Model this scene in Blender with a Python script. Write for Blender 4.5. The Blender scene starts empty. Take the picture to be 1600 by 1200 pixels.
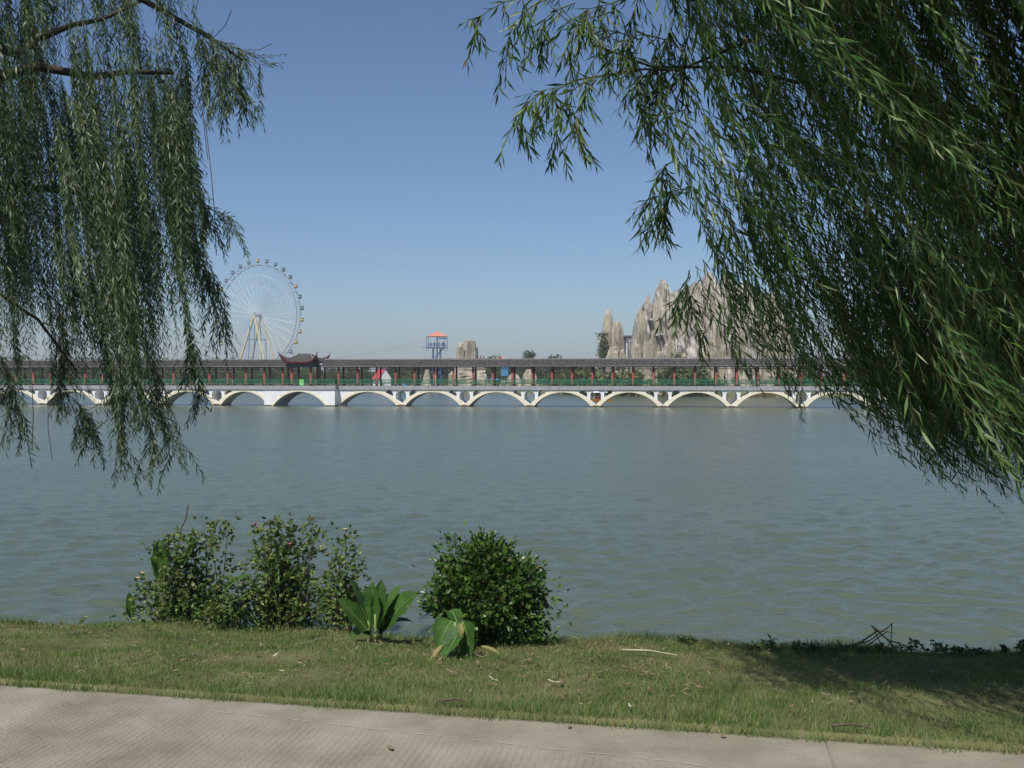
import bpy, bmesh, math, random
import numpy as np
from mathutils import Vector, Matrix, Euler
R = math.radians
rng = np.random.default_rng(7)
random.seed(7)
sc = bpy.context.scene
col = sc.collection

# ------------------------------------------------------------------ camera, sky, sun, exposure
CAMZ = 1.6
FPX = 1555.56           # focal length in photograph pixels (1600 wide)
HOR = 589.0             # row of the horizon
cam_d = bpy.data.cameras.new('camera'); cam = bpy.data.objects.new('camera', cam_d); col.objects.link(cam)
cam_d.sensor_width = 36.0; cam_d.lens = 35.0; cam_d.shift_y = -(600 - HOR) / 1600.0
cam_d.clip_start = 0.05; cam_d.clip_end = 20000
cam.location = (0, 0, CAMZ); cam.rotation_euler = (R(90), 0, 0)
sc.camera = cam

SUN_EL = 54.0
SUN_DIR = Vector((-0.38, -0.925, 0)).normalized()          # towards the sun, on the ground
sun_vec = Vector((SUN_DIR.x * math.cos(R(SUN_EL)), SUN_DIR.y * math.cos(R(SUN_EL)), math.sin(R(SUN_EL))))
world = bpy.data.worlds.new('World'); sc.world = world; world.use_nodes = True
wn = world.node_tree.nodes; wl = world.node_tree.links
wn.clear()
sky = wn.new('ShaderNodeTexSky'); sky.sky_type = 'NISHITA'; sky.sun_disc = False
sky.sun_elevation = R(SUN_EL); sky.sun_rotation = math.atan2(SUN_DIR.x, SUN_DIR.y)
sky.altitude = 0; sky.air_density = 0.9; sky.dust_density = 1.1; sky.ozone_density = 6.0
bg = wn.new('ShaderNodeBackground'); bg.inputs['Strength'].default_value = 0.105
wo = wn.new('ShaderNodeOutputWorld')
wl.new(sky.outputs[0], bg.inputs['Color']); wl.new(bg.outputs[0], wo.inputs['Surface'])
sun_d = bpy.data.lights.new('sun', 'SUN'); sun_d.energy = 4.2; sun_d.angle = R(0.55); sun_d.color = (1.0, 0.95, 0.87)
sun = bpy.data.objects.new('sun', sun_d); col.objects.link(sun)
sun.location = (0, 0, 60); sun.rotation_euler = (-sun_vec).to_track_quat('-Z', 'Y').to_euler()
sc.view_settings.view_transform = 'Standard'; sc.view_settings.look = 'None'
sc.view_settings.exposure = 0.0; sc.view_settings.gamma = 1.0; sc.view_settings.use_curve_mapping = False
sc.render.engine = 'CYCLES'
try:
    sc.cycles.use_denoising = True; sc.cycles.denoiser = 'OPENIMAGEDENOISE'
except Exception:
    pass
sc.cycles.max_bounces = 6; sc.cycles.diffuse_bounces = 3; sc.cycles.glossy_bounces = 3
sc.cycles.transmission_bounces = 4; sc.cycles.transparent_max_bounces = 6
sc.cycles.caustics_reflective = False; sc.cycles.caustics_refractive = False
sc.cycles.sample_clamp_indirect = 4.0

# ------------------------------------------------------------------ helpers
def at(x, y, d):
    """point at depth d that the lens sees at photograph pixel x, y"""
    return Vector(((x - 800) / FPX * d, d, CAMZ - (y - HOR) / FPX * d))

def tag(o, label=None, cat=None, group=None, kind=None):
    if label: o['label'] = label
    if cat: o['category'] = cat
    if group: o['group'] = group
    if kind: o['kind'] = kind
    return o

def empty(name, loc=(0, 0, 0), rz=0.0):
    o = bpy.data.objects.new(name, None); o.empty_display_size = 0.2
    o.location = loc; o.rotation_euler = (0, 0, rz); col.objects.link(o); return o

def link(name, me, parent=None, loc=None, rot=None):
    o = bpy.data.objects.new(name, me); col.objects.link(o)
    if parent: o.parent = parent
    if loc is not None: o.location = loc
    if rot is not None: o.rotation_euler = rot
    return o

def copy_tree(o, parent=None):
    c = o.copy(); col.objects.link(c); c.parent = parent
    for ch in list(o.children): copy_tree(ch, c)
    return c

def np_mesh(name, V, F, mats=(), mi=None, smooth=False):
    """V (n,3) array; F (m,k) array of equal-sided faces"""
    V = np.asarray(V, dtype=np.float32); F = np.asarray(F, dtype=np.int32)
    me = bpy.data.meshes.new(name)
    k = F.shape[1]
    me.vertices.add(len(V)); me.vertices.foreach_set('co', V.ravel())
    me.loops.add(F.size); me.loops.foreach_set('vertex_index', F.ravel())
    me.polygons.add(len(F)); me.polygons.foreach_set('loop_start', np.arange(0, F.size, k, dtype=np.int32))
    me.polygons.foreach_set('loop_total', np.full(len(F), k, dtype=np.int32))
    for m in mats: me.materials.append(m)
    if mi is not None: me.polygons.foreach_set('material_index', np.asarray(mi, dtype=np.int32))
    if smooth: me.polygons.foreach_set('use_smooth', np.ones(len(F), dtype=bool))
    me.update(calc_edges=True); me.validate()
    return me

class MB:
    def __init__(s): s.v = []; s.f = []; s.m = []
    def add(s, V, F, m=0):
        n = len(s.v); s.v += [tuple(p) for p in V]
        for f in F: s.f.append([i + n for i in f]); s.m.append(m)
        return s
    def box(s, x0, x1, y0, y1, z0, z1, m=0, M=None):
        V = [Vector((x, y, z)) for z in (z0, z1) for y in (y0, y1) for x in (x0, x1)]
        if M is not None: V = [M @ p for p in V]
        return s.add(V, [(0, 2, 3, 1), (4, 5, 7, 6), (0, 1, 5, 4), (2, 6, 7, 3), (0, 4, 6, 2), (1, 3, 7, 5)], m)
    def tube(s, pts, r, n=6, m=0, cap=True):
        pts = [Vector(p) for p in pts]; k = len(pts)
        if not isinstance(r, (list, tuple)): r = [r] * k
        V = []; F = []; ref = None
        for i, p in enumerate(pts):
            t = (pts[min(i + 1, k - 1)] - pts[max(i - 1, 0)])
            t = t.normalized() if t.length > 1e-9 else Vector((0, 0, 1))
            if ref is None:
                ref = Vector((0, 0, 1)) if abs(t.z) < 0.9 else Vector((1, 0, 0))
            a = t.cross(ref).normalized(); b = a.cross(t).normalized(); ref = b
            for j in range(n):
                an = 2 * math.pi * j / n
                V.append(p + (a * math.cos(an) + b * math.sin(an)) * r[i])
        for i in range(k - 1):
            for j in range(n):
                j2 = (j + 1) % n
                F.append((i * n + j, i * n + j2, (i + 1) * n + j2, (i + 1) * n + j))
        if cap:
            F.append(tuple(range(n))[::-1]); F.append(tuple((k - 1) * n + j for j in range(n)))
        return s.add(V, F, m)
    def lathe(s, prof, n=12, m=0, c=(0, 0, 0)):
        V = []; F = []; k = len(prof)
        for (r, z) in prof:
            for j in range(n):
                an = 2 * math.pi * j / n
                V.append((c[0] + r * math.cos(an), c[1] + r * math.sin(an), c[2] + z))
        for i in range(k - 1):
            for j in range(n):
                j2 = (j + 1) % n
                F.append((i * n + j, i * n + j2, (i + 1) * n + j2, (i + 1) * n + j))
        F.append(tuple(range(n))[::-1]); F.append(tuple((k - 1) * n + j for j in range(n)))
        return s.add(V, F, m)
    def mesh(s, name, mats, smooth=False):
        me = bpy.data.meshes.new(name); me.from_pydata([tuple(p) for p in s.v], [], s.f)
        if not isinstance(mats, (list, tuple)): mats = [mats]
        for m in mats: me.materials.append(m)
        if len(mats) > 1: me.polygons.foreach_set('material_index', s.m)
        if smooth: me.polygons.foreach_set('use_smooth', [True] * len(me.polygons))
        me.update(); return me
    def build(s, name, mats, parent=None, smooth=False, loc=None, rot=None):
        return link(name, s.mesh(name, mats, smooth), parent, loc, rot)

def poly_wall(name, outline, holes, y0, y1, mat_):
    """upright wall cut from an outline in x,z with holes, from y0 to y1"""
    bm = bmesh.new(); edges = []
    for loop in [outline] + holes:
        vs = [bm.verts.new((p[0], y0, p[1])) for p in loop]
        for i in range(len(vs)): edges.append(bm.edges.new((vs[i], vs[(i + 1) % len(vs)])))
    bmesh.ops.triangle_fill(bm, use_beauty=True, use_dissolve=False, edges=edges)
    r = bmesh.ops.extrude_face_region(bm, geom=bm.faces[:])
    bmesh.ops.translate(bm, verts=[g for g in r['geom'] if isinstance(g, bmesh.types.BMVert)], vec=(0, y1 - y0, 0))
    bmesh.ops.recalc_face_normals(bm, faces=bm.faces[:])
    me = bpy.data.meshes.new(name); bm.to_mesh(me); bm.free(); me.materials.append(mat_)
    return me

# ------------------------------------------------------------------ materials
def mat(name, c, rough=0.75, var=0.18, scale=4.0, bump=0.0, bscale=40.0, spec=0.3, metal=0.0,
        stretch=(1, 1, 1), c2=None, detail=5.0):
    m = bpy.data.materials.new(name); m.use_nodes = True
    nt = m.node_tree; N = nt.nodes; L = nt.links
    b = N['Principled BSDF']; b.inputs['Roughness'].default_value = rough
    b.inputs['Specular IOR Level'].default_value = spec; b.inputs['Metallic'].default_value = metal
    tc = N.new('ShaderNodeTexCoord'); mp = N.new('ShaderNodeMapping'); mp.inputs['Scale'].default_value = stretch
    L.new(tc.outputs['Object'], mp.inputs['Vector'])
    nz = N.new('ShaderNodeTexNoise'); nz.inputs['Scale'].default_value = scale; nz.inputs['Detail'].default_value = detail
    nz.inputs['Roughness'].default_value = 0.65
    L.new(mp.outputs[0], nz.inputs['Vector'])
    rp = N.new('ShaderNodeValToRGB'); rp.color_ramp.elements[0].position = 0.3; rp.color_ramp.elements[1].position = 0.7
    lo = tuple(x * (1 - var) for x in c); hi = tuple(min(0.95, x * (1 + var)) for x in (c2 or c))
    rp.color_ramp.elements[0].color = (*lo, 1); rp.color_ramp.elements[1].color = (*hi, 1)
    L.new(nz.outputs['Fac'], rp.inputs['Fac']); L.new(rp.outputs['Color'], b.inputs['Base Color'])
    if bump > 0:
        n2 = N.new('ShaderNodeTexNoise'); n2.inputs['Scale'].default_value = bscale; n2.inputs['Detail'].default_value = 6
        L.new(mp.outputs[0], n2.inputs['Vector'])
        bp = N.new('ShaderNodeBump'); bp.inputs['Strength'].default_value = bump; bp.inputs['Distance'].default_value = 1.0 / bscale
        L.new(n2.outputs['Fac'], bp.inputs['Height']); L.new(bp.outputs[0], b.inputs['Normal'])
    return m

def leaf_mat(name, stops, rough=0.45, trans=0.3, spec=0.4, patch=None):
    """leaf colours picked leaf by leaf; light also comes through the blade"""
    m = bpy.data.materials.new(name); m.use_nodes = True
    nt = m.node_tree; N = nt.nodes; L = nt.links
    b = N['Principled BSDF']; b.inputs['Roughness'].default_value = rough; b.inputs['Specular IOR Level'].default_value = spec
    g = N.new('ShaderNodeNewGeometry')
    rp = N.new('ShaderNodeValToRGB'); rp.color_ramp.interpolation = 'LINEAR'
    while len(rp.color_ramp.elements) < len(stops): rp.color_ramp.elements.new(0.5)
    for e, (p, c) in zip(rp.color_ramp.elements, stops):
        e.position = p; e.color = (*c, 1)
    L.new(g.outputs['Random Per Island'], rp.inputs['Fac'])
    colout = rp.outputs['Color']
    if patch:                        # patches of another colour over the ground it grows on
        tc = N.new('ShaderNodeTexCoord'); nz = N.new('ShaderNodeTexNoise')
        nz.inputs['Scale'].default_value = patch[0]; nz.inputs['Detail'].default_value = 6; nz.inputs['Roughness'].default_value = 0.7
        L.new(tc.outputs['Object'], nz.inputs['Vector'])
        r2 = N.new('ShaderNodeValToRGB'); r2.color_ramp.elements[0].position = patch[2]; r2.color_ramp.elements[1].position = patch[3]
        L.new(nz.outputs['Fac'], r2.inputs['Fac'])
        mx = N.new('ShaderNodeMixRGB'); mx.inputs['Color2'].default_value = (*patch[1], 1)
        L.new(r2.outputs['Color'], mx.inputs['Fac']); L.new(colout, mx.inputs['Color1']); colout = mx.outputs['Color']
    L.new(colout, b.inputs['Base Color'])
    tr = N.new('ShaderNodeBsdfTranslucent'); L.new(colout, tr.inputs['Color'])
    ms = N.new('ShaderNodeMixShader'); ms.inputs['Fac'].default_value = trans
    L.new(b.outputs[0], ms.inputs[1]); L.new(tr.outputs[0], ms.inputs[2])
    L.new(ms.outputs[0], N['Material Output'].inputs['Surface'])
    return m

M = {}
M['concrete'] = mat('worn concrete', (0.275, 0.248, 0.182), 0.9, 0.28, 2.2, 0.5, 70, 0.2, c2=(0.285, 0.262, 0.212), detail=10)
M['scratch'] = mat('pale scratch', (0.46, 0.43, 0.38), 0.9, 0.1, 20)
M['soil'] = mat('soil and thatch', (0.085, 0.105, 0.038), 0.95, 0.35, 2.5, 0.6, 60, 0.1, c2=(0.16, 0.155, 0.075), detail=9)
M['bark'] = mat('willow bark', (0.075, 0.06, 0.045), 0.9, 0.35, 14, 0.8, 30, 0.15, stretch=(1, 1, 0.3))
M['twig'] = mat('olive twig', (0.115, 0.125, 0.04), 0.7, 0.25, 9)
M['drytwig'] = mat('dry twig', (0.10, 0.075, 0.055), 0.85, 0.3, 20)
M['straw'] = mat('bleached straw', (0.42, 0.37, 0.25), 0.8, 0.25, 20)
M['willow_near'] = leaf_mat('willow leaf green', [(0, (0.030, 0.082, 0.016)), (0.5, (0.055, 0.132, 0.027)), (0.78, (0.110, 0.200, 0.050)), (0.96, (0.22, 0.28, 0.14)), (1, (0.24, 0.20, 0.08))], 0.40, 0.24, 0.3)
M['willow_far'] = leaf_mat('willow leaf greyish', [(0, (0.034, 0.078, 0.024)), (0.5, (0.064, 0.122, 0.044)), (0.85, (0.12, 0.180, 0.085)), (1, (0.28, 0.33, 0.23))], 0.42, 0.24, 0.35)
M['glossy_leaf'] = leaf_mat('glossy shrub leaf', [(0, (0.024, 0.062, 0.012)), (0.6, (0.052, 0.110, 0.018)), (0.9, (0.095, 0.18, 0.03)), (1, (0.14, 0.11, 0.06))], 0.33, 0.12, 0.42)
M['rose_leaf'] = leaf_mat('rose leaf', [(0, (0.052, 0.105, 0.022)), (0.5, (0.100, 0.170, 0.038)), (0.88, (0.18, 0.23, 0.06)), (1, (0.22, 0.16, 0.08))], 0.45, 0.25)
M['weed_leaf'] = leaf_mat('weed leaf', [(0, (0.035, 0.075, 0.015)), (0.7, (0.06, 0.12, 0.02)), (1, (0.11, 0.16, 0.03))], 0.5, 0.25)
M['grass'] = leaf_mat('grass blade', [(0, (0.075, 0.155, 0.028)), (0.5, (0.125, 0.215, 0.048)), (0.85, (0.195, 0.265, 0.082)), (1, (0.40, 0.37, 0.20))], 0.6, 0.25, 0.25,
                      patch=(1.5, (0.31, 0.28, 0.145), 0.47, 0.76))
M['dead_leaf'] = leaf_mat('dead leaf', [(0, (0.12, 0.075, 0.045)), (0.5, (0.20, 0.145, 0.09)), (1, (0.33, 0.27, 0.19))], 0.8, 0.1, 0.1)
M['pale_litter'] = leaf_mat('pale litter', [(0, (0.55, 0.50, 0.36)), (1, (0.62, 0.58, 0.50))], 0.8, 0.1, 0.1)
M['pink'] = mat('pink petal', (0.55, 0.12, 0.2), 0.6, 0.2, 30)
M['cream_petal'] = mat('cream petal', (0.6, 0.5, 0.3), 0.6, 0.2, 30)
M['far_leaf'] = leaf_mat('distant foliage', [(0, (0.050, 0.080, 0.024)), (0.5, (0.080, 0.115, 0.034)), (1, (0.115, 0.145, 0.05))], 0.7, 0.2, 0.2)
M['far_leaf2'] = leaf_mat('distant pale foliage', [(0, (0.08, 0.105, 0.034)), (0.5, (0.12, 0.145, 0.05)), (1, (0.16, 0.175, 0.07))], 0.7, 0.2, 0.2)
M['reed'] = leaf_mat('dry reed', [(0, (0.10, 0.08, 0.035)), (1, (0.22, 0.15, 0.07))], 0.8, 0.2, 0.1)
M['far_ground'] = mat('far bank earth', (0.12, 0.12, 0.06), 0.95, 0.3, 0.2)
M['white'] = mat('white wash', (0.80, 0.80, 0.80), 0.8, 0.10, 0.9, c2=(0.84, 0.84, 0.83), stretch=(1, 1, .4))
M['cream'] = mat('cream wash', (0.82, 0.75, 0.58), 0.8, 0.12, 0.8)
M['slab'] = mat('grey cement band', (0.33, 0.33, 0.34), 0.9, 0.2, 1.4)
M['wet'] = mat('wet stained plinth', (0.13, 0.10, 0.075), 0.7, 0.3, 3)
M['tile'] = mat('grey roof tile', (0.046, 0.043, 0.041), 0.9, 0.5, 2.4, c2=(0.075, 0.070, 0.066))
M['tile_end'] = mat('pale tile end', (0.42, 0.40, 0.37), 0.85, 0.3, 5)
M['ridge'] = mat('cement ridge', (0.25, 0.24, 0.23), 0.9, 0.25, 3)
M['red'] = mat('red lacquer', (0.24, 0.055, 0.042), 0.55, 0.25, 3)
M['dark_red'] = mat('dark red fascia', (0.10, 0.018, 0.02), 0.6, 0.25, 3)
M['green'] = mat('green rail paint', (0.035, 0.20, 0.105), 0.5, 0.2, 3)
M['teal'] = mat('painted beam', (0.04, 0.10, 0.12), 0.6, 0.4, 4)
M['bin'] = mat('bright green plastic', (0.14, 0.55, 0.13), 0.5, 0.1, 3)
M['bin_panel'] = mat('pale panel', (0.5, 0.7, 0.45), 0.5, 0.1, 3)
M['rock'] = mat('cast rock', (0.345, 0.29, 0.20), 0.92, 0.48, 0.45, 1.0, 2.2, 0.15, stretch=(1, 1, 0.25), c2=(0.42, 0.38, 0.30), detail=9)
M['rock_pink'] = mat('pale cast rock', (0.35, 0.30, 0.235), 0.92, 0.42, 0.45, 0.9, 1.4, 0.15, stretch=(1, 1, 0.3), c2=(0.48, 0.45, 0.41), detail=9)
M['steel'] = mat('white steel', (0.72, 0.74, 0.76), 0.5, 0.08, 1)
M['rim'] = mat('grey steel', (0.30, 0.33, 0.38), 0.5, 0.1, 1)
M['yellow'] = mat('yellow steel', (0.60, 0.53, 0.32), 0.55, 0.12, 1)
M['blue'] = mat('blue steel', (0.06, 0.13, 0.34), 0.5, 0.15, 1)
M['g_cream'] = mat('cream cabin', (0.46, 0.42, 0.30), 0.45, 0.1, 2)
M['g_blue'] = mat('blue cabin', (0.20, 0.28, 0.38), 0.45, 0.1, 2)
M['g_teal'] = mat('teal cabin', (0.13, 0.25, 0.25), 0.45, 0.1, 2)
M['g_yellow'] = mat('yellow cabin', (0.45, 0.40, 0.16), 0.45, 0.1, 2)
M['glass'] = mat('dark glass', (0.05, 0.07, 0.09), 0.12, 0.1, 2, spec=0.6)
M['salmon'] = mat('salmon roof sheet', (0.66, 0.24, 0.18), 0.6, 0.1, 2)
M['red_roof'] = mat('red roof', (0.50, 0.06, 0.075), 0.6, 0.12, 2)
M['orange'] = mat('orange hull', (0.70, 0.24, 0.03), 0.4, 0.1, 2)
M['grey_wall'] = mat('grey render', (0.17, 0.17, 0.17), 0.9, 0.15, 0.6)
M['blue_board'] = mat('blue board', (0.07, 0.22, 0.42), 0.5, 0.15, 1)
M['skin'] = mat('skin', (0.45, 0.28, 0.2), 0.6, 0.05, 4)
M['black_cloth'] = mat('black cloth', (0.02, 0.02, 0.025), 0.85, 0.2, 8)
M['navy_cloth'] = mat('navy cloth', (0.03, 0.045, 0.09), 0.85, 0.2, 8)
M['white_cloth'] = mat('white cloth', (0.6, 0.6, 0.6), 0.85, 0.1, 8)
M['jean_cloth'] = mat('blue cloth', (0.08, 0.15, 0.30), 0.85, 0.15, 8)
M['hair'] = mat('black hair', (0.012, 0.01, 0.01), 0.6, 0.2, 8)

def canna_mat():
    m = mat('canna leaf', (0.042, 0.110, 0.022), 0.55, 0.3, 9, 0.25, 60, 0.3, c2=(0.07, 0.15, 0.03))
    nt = m.node_tree; N = nt.nodes; L = nt.links; b = N['Principled BSDF']
    src = b.inputs['Base Color'].links[0].from_socket
    tr = N.new('ShaderNodeBsdfTranslucent'); L.new(src, tr.inputs['Color'])
    ms = N.new('ShaderNodeMixShader'); ms.inputs['Fac'].default_value = 0.22
    L.new(b.outputs[0], ms.inputs[1]); L.new(tr.outputs[0], ms.inputs[2]); L.new(ms.outputs[0], N['Material Output'].inputs['Surface'])
    return m
M['canna'] = canna_mat()
M['canna_yellow'] = mat('yellowing leaf', (0.20, 0.19, 0.045), 0.6, 0.35, 14, c2=(0.20, 0.15, 0.06))
M['midrib'] = mat('pale midrib', (0.22, 0.30, 0.10), 0.5, 0.1, 10)

def water_mat():
    m = bpy.data.materials.new('lake water'); m.use_nodes = True
    nt = m.node_tree; N = nt.nodes; L = nt.links; b = N['Principled BSDF']
    b.inputs['Roughness'].default_value = 0.22; b.inputs['IOR'].default_value = 1.333
    b.inputs['Specular IOR Level'].default_value = 0.5
    tc = N.new('ShaderNodeTexCoord')
    def noise(scale, sx, sy, rot, detail=3, rough=0.5):
        mp = N.new('ShaderNodeMapping'); mp.inputs['Scale'].default_value = (sx, sy, 1); mp.inputs['Rotation'].default_value = (0, 0, R(rot))
        L.new(tc.outputs['Object'], mp.inputs['Vector'])
        n = N.new('ShaderNodeTexNoise'); n.inputs['Scale'].default_value = scale; n.inputs['Detail'].default_value = detail
        n.inputs['Roughness'].default_value = rough; L.new(mp.outputs[0], n.inputs['Vector']); return n.outputs['Fac']
    def math_(op, a, b_):
        n = N.new('ShaderNodeMath'); n.operation = op
        for i, v in enumerate((a, b_)):
            if isinstance(v, (int, float)): n.inputs[i].default_value = v
            else: L.new(v, n.inputs[i])
        return n.outputs[0]
    w1 = noise(1.0, 0.55, 1.25, 8, 4, 0.55)      # short wind waves, crests across the view
    w2 = noise(3.2, 0.6, 1.2, -12, 3, 0.5)
    w3 = noise(0.28, 0.45, 1.2, 4, 2, 0.5)
    h = math_('ADD', math_('MULTIPLY', w1, 0.08), math_('ADD', math_('MULTIPLY', w2, 0.09), math_('MULTIPLY', w3, 0.0)))
    calm = noise(0.03, 0.35, 1.6, 3, 3, 0.6)      # lanes of calmer water
    r = N.new('ShaderNodeMapRange'); r.inputs[1].default_value = 0.35; r.inputs[2].default_value = 0.65
    r.inputs[3].default_value = 0.6; r.inputs[4].default_value = 1.0; L.new(calm, r.inputs[0])
    bp = N.new('ShaderNodeBump'); bp.inputs['Distance'].default_value = 1.0
    L.new(r.outputs[0], bp.inputs['Strength']); L.new(h, bp.inputs['Height']); L.new(bp.outputs[0], b.inputs['Normal'])
    mur = noise(0.05, 0.5, 1.0, 0, 3)
    rp = N.new('ShaderNodeValToRGB'); rp.color_ramp.elements[0].position = 0.35; rp.color_ramp.elements[1].position = 0.65
    rp.color_ramp.elements[0].color = (0.084, 0.110, 0.078, 1); rp.color_ramp.elements[1].color = (0.100, 0.127, 0.088, 1)
    L.new(mur, rp.inputs['Fac']); L.new(rp.outputs[0], b.inputs['Base Color'])
    return m
M['water'] = water_mat()

# ------------------------------------------------------------------ near bank, path, lake, far bank
PE = lambda x: 4.67 - 0.195 * x                       # far edge of the path (depth at x)
BE = lambda x: 7.25 - 0.11 * x + 0.06 * np.sin(x * 1.7) + 0.04 * np.sin(x * 4.1 + 1)   # brink of the bank
def bank_z(x, y):
    x = np.asarray(x, float); y = np.asarray(y, float)
    pe = PE(x); be = BE(x)
    s = (y - pe) / (be - pe)
    z = np.where(s < 0, -0.06, 0.025 - 0.325 * np.clip(s, 0, 1) ** 1.4)
    o = np.clip(y - be, 0, None)
    z = z - np.clip(o * 0.85, 0, 2.4) - np.clip(o - 2.9, 0, None) * 0.25
    lump = 0.012 * np.sin(x * 5.3 + y * 2.1) + 0.012 * np.sin(y * 7.7 - x * 3.1)
    return z + lump * np.clip(s * 5, 0, 1)

xs = np.unique(np.concatenate([np.linspace(-120, -12, 28), np.linspace(-12, 12, 121), np.linspace(12, 120, 28)]))
ss = np.concatenate([np.linspace(-150, -4, 16), np.linspace(-3.2, -0.02, 8), [-0.01, 0.0], np.linspace(0.02, 1.0, 26), np.linspace(1.03, 1.8, 14), np.linspace(2, 5, 8)])
GX, GS = np.meshgrid(xs, ss)
pe = PE(GX); be = BE(GX)
GY = np.where(GS < 0, pe + GS, pe + GS * (be - pe))
GZ = bank_z(GX, GY)
GZ = np.where((GS < 0), -0.06, GZ)
nx = len(xs); ny = len(ss)
idx = np.arange(nx * ny).reshape(ny, nx)
F = np.stack([idx[:-1, :-1].ravel(), idx[:-1, 1:].ravel(), idx[1:, 1:].ravel(), idx[1:, :-1].ravel()], 1)
bank = link('grass_bank', np_mesh('grass_bank', np.stack([GX.ravel(), GY.ravel(), GZ.ravel()], 1), F, [M['soil']], smooth=True))
tag(bank, kind='structure')

# concrete path of slabs with brushed grooves
pd = Vector((0.9815, -0.1914, 0)); pn = Vector((-0.1914, -0.9815, 0))     # along the path; away from the lake
po = Vector((0, 4.67, 0))
path = empty('path', (0, 0, 0)); tag(path, kind='structure')
JO = 0.514 + 0.1914 * 4.67     # a joint, measured along the path from po
def margin(w):
    return np.clip(0.24 + (w - 0.894 + 1.88) * 0.10, 0.07, 0.62)
for k in range(-3, 4):
    w0 = JO + k * 3.98 + 0.003; w1 = JO + (k + 1) * 3.98 - 0.003
    fine = -2 <= k <= 1
    ng = int((w1 - w0) / 0.033) if fine else 4
    W = []
    D = []
    for g in range(ng):
        a = w0 + (w1 - w0) * g / ng; st = (w1 - w0) / ng
        W += [a, a + st * 0.62, a + st * 0.74, a + st * 0.90]; D += [0, 0, 1, 1]
    W.append(w1); D.append(0)
    W = np.array(W); D = np.array(D, float)
    n_ = np.concatenate([[0.0], np.linspace(0.04, 1.4, 28), [2.2, 3.6]]) if fine else np.array([0.0, 1.5, 3.6])
    WW, NN = np.meshgrid(W, n_)
    dep = D[None, :] * 0.0042 * np.clip((NN - margin(WW)) / 0.05, 0, 1) if fine else np.zeros_like(WW)
    dep = dep * (0.55 + 0.45 * np.sin(WW * 9.1 + np.sin(NN * 3 + WW)) ** 2)
    edge = 0.004 * np.sin(WW * 6.3) + 0.004 * np.sin(WW * 17)
    NE = NN + np.where(NN == 0, edge, 0)
    X = po.x + pd.x * WW + pn.x * NE; Y = po.y + pd.y * WW + pn.y * NE; Z = -dep
    nw = len(W); nn = len(n_)
    idx = np.arange(nw * nn).reshape(nn, nw)
    Fq = np.stack([idx[:-1, :-1].ravel(), idx[1:, :-1].ravel(), idx[1:, 1:].ravel(), idx[:-1, 1:].ravel()], 1)
    V = np.stack([X.ravel(), Y.ravel(), Z.ravel()], 1)
    # skirt down the border
    border = np.concatenate([idx[0, :], idx[1:, -1], idx[-1, -2::-1], idx[-2:0:-1, 0]])
    Vs = V[border].copy(); Vs[:, 2] = -0.12
    nb = len(border); base = len(V)
    nxt = np.roll(np.arange(nb), -1)
    Fs = np.stack([border, border[nxt], base + nxt, base + np.arange(nb)], 1)
    link('concrete_slab', np_mesh('concrete_slab', np.concatenate([V, Vs]), np.concatenate([Fq, Fs]), [M['concrete']]), path)
# pale line scraped along the margin
mb = MB(); w = -1.2 + 0.894 - 1.2
while w < 1.2:
    ln = random.uniform(0.05, 0.3)
    for t in np.arange(w, w + ln, 0.05):
        a, b = t, min(t + 0.05, w + ln)
        for_ = []
        for q in (a, b):
            n0 = float(margin(np.array(q))) - 0.015
            wd = 0.0022 + 0.0015 * math.sin(q * 31)
            for s_ in (-wd, wd):
                p = po + pd * q + pn * (n0 + s_ + 0.004 * math.sin(q * 8)); for_.append((p.x, p.y, 0.0025))
        mb.add(for_, [(0, 1, 3, 2)])
    w += ln + random.uniform(0.0, 0.06)
mb.build('surface_scratch', M['scratch'], path)

# the lake
tn = np.concatenate([np.linspace(-3.2, -.62, 14), np.linspace(-.58, .58, 450), np.linspace(.62, 3.2, 14)])
inv = np.linspace(1 / 8.5, 1 / 150.0, 380); dd = np.concatenate([1 / inv, np.linspace(156, 420, 24)])
TN, DD = np.meshgrid(tn, dd); WX = TN * DD; WY = DD
rw = np.random.default_rng(21); HZ = np.zeros_like(WX); row_gap = np.gradient(dd)[:, None] * np.ones_like(WX)
for i in range(46):
    lam = math.exp(rw.uniform(math.log(.2), math.log(1.5))); th = R(77) + rw.normal(0, .5); k = 2 * math.pi / lam
    slope = .036 * (lam / 1.2) ** -.15; amp = slope / k
    fade = np.clip(1.4 - row_gap / lam * .55, 0.25, 1) * np.clip((240 - DD) / 120, 0, 1)
    HZ += amp * fade * np.sin(k * (WX * math.cos(th) + WY * math.sin(th)) + rw.uniform(0, 6.28))
gust = .75 + .4 * np.sin(WX * .045 + 1.3 * np.sin(WY * .03)) * np.sin(WY * .11 + .5 * np.sin(WX * .02))
HZ *= np.clip(gust, .35, 1.2)
idx = np.arange(WX.size).reshape(WX.shape)
F = np.stack([idx[:-1, :-1].ravel(), idx[:-1, 1:].ravel(), idx[1:, 1:].ravel(), idx[1:, :-1].ravel()], 1)
tag(link('lake_water', np_mesh('lake_water', np.stack([WX.ravel(), WY.ravel(), -2.6 + HZ.ravel()], 1), F, [M['water']], smooth=True)), kind='structure')

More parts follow.
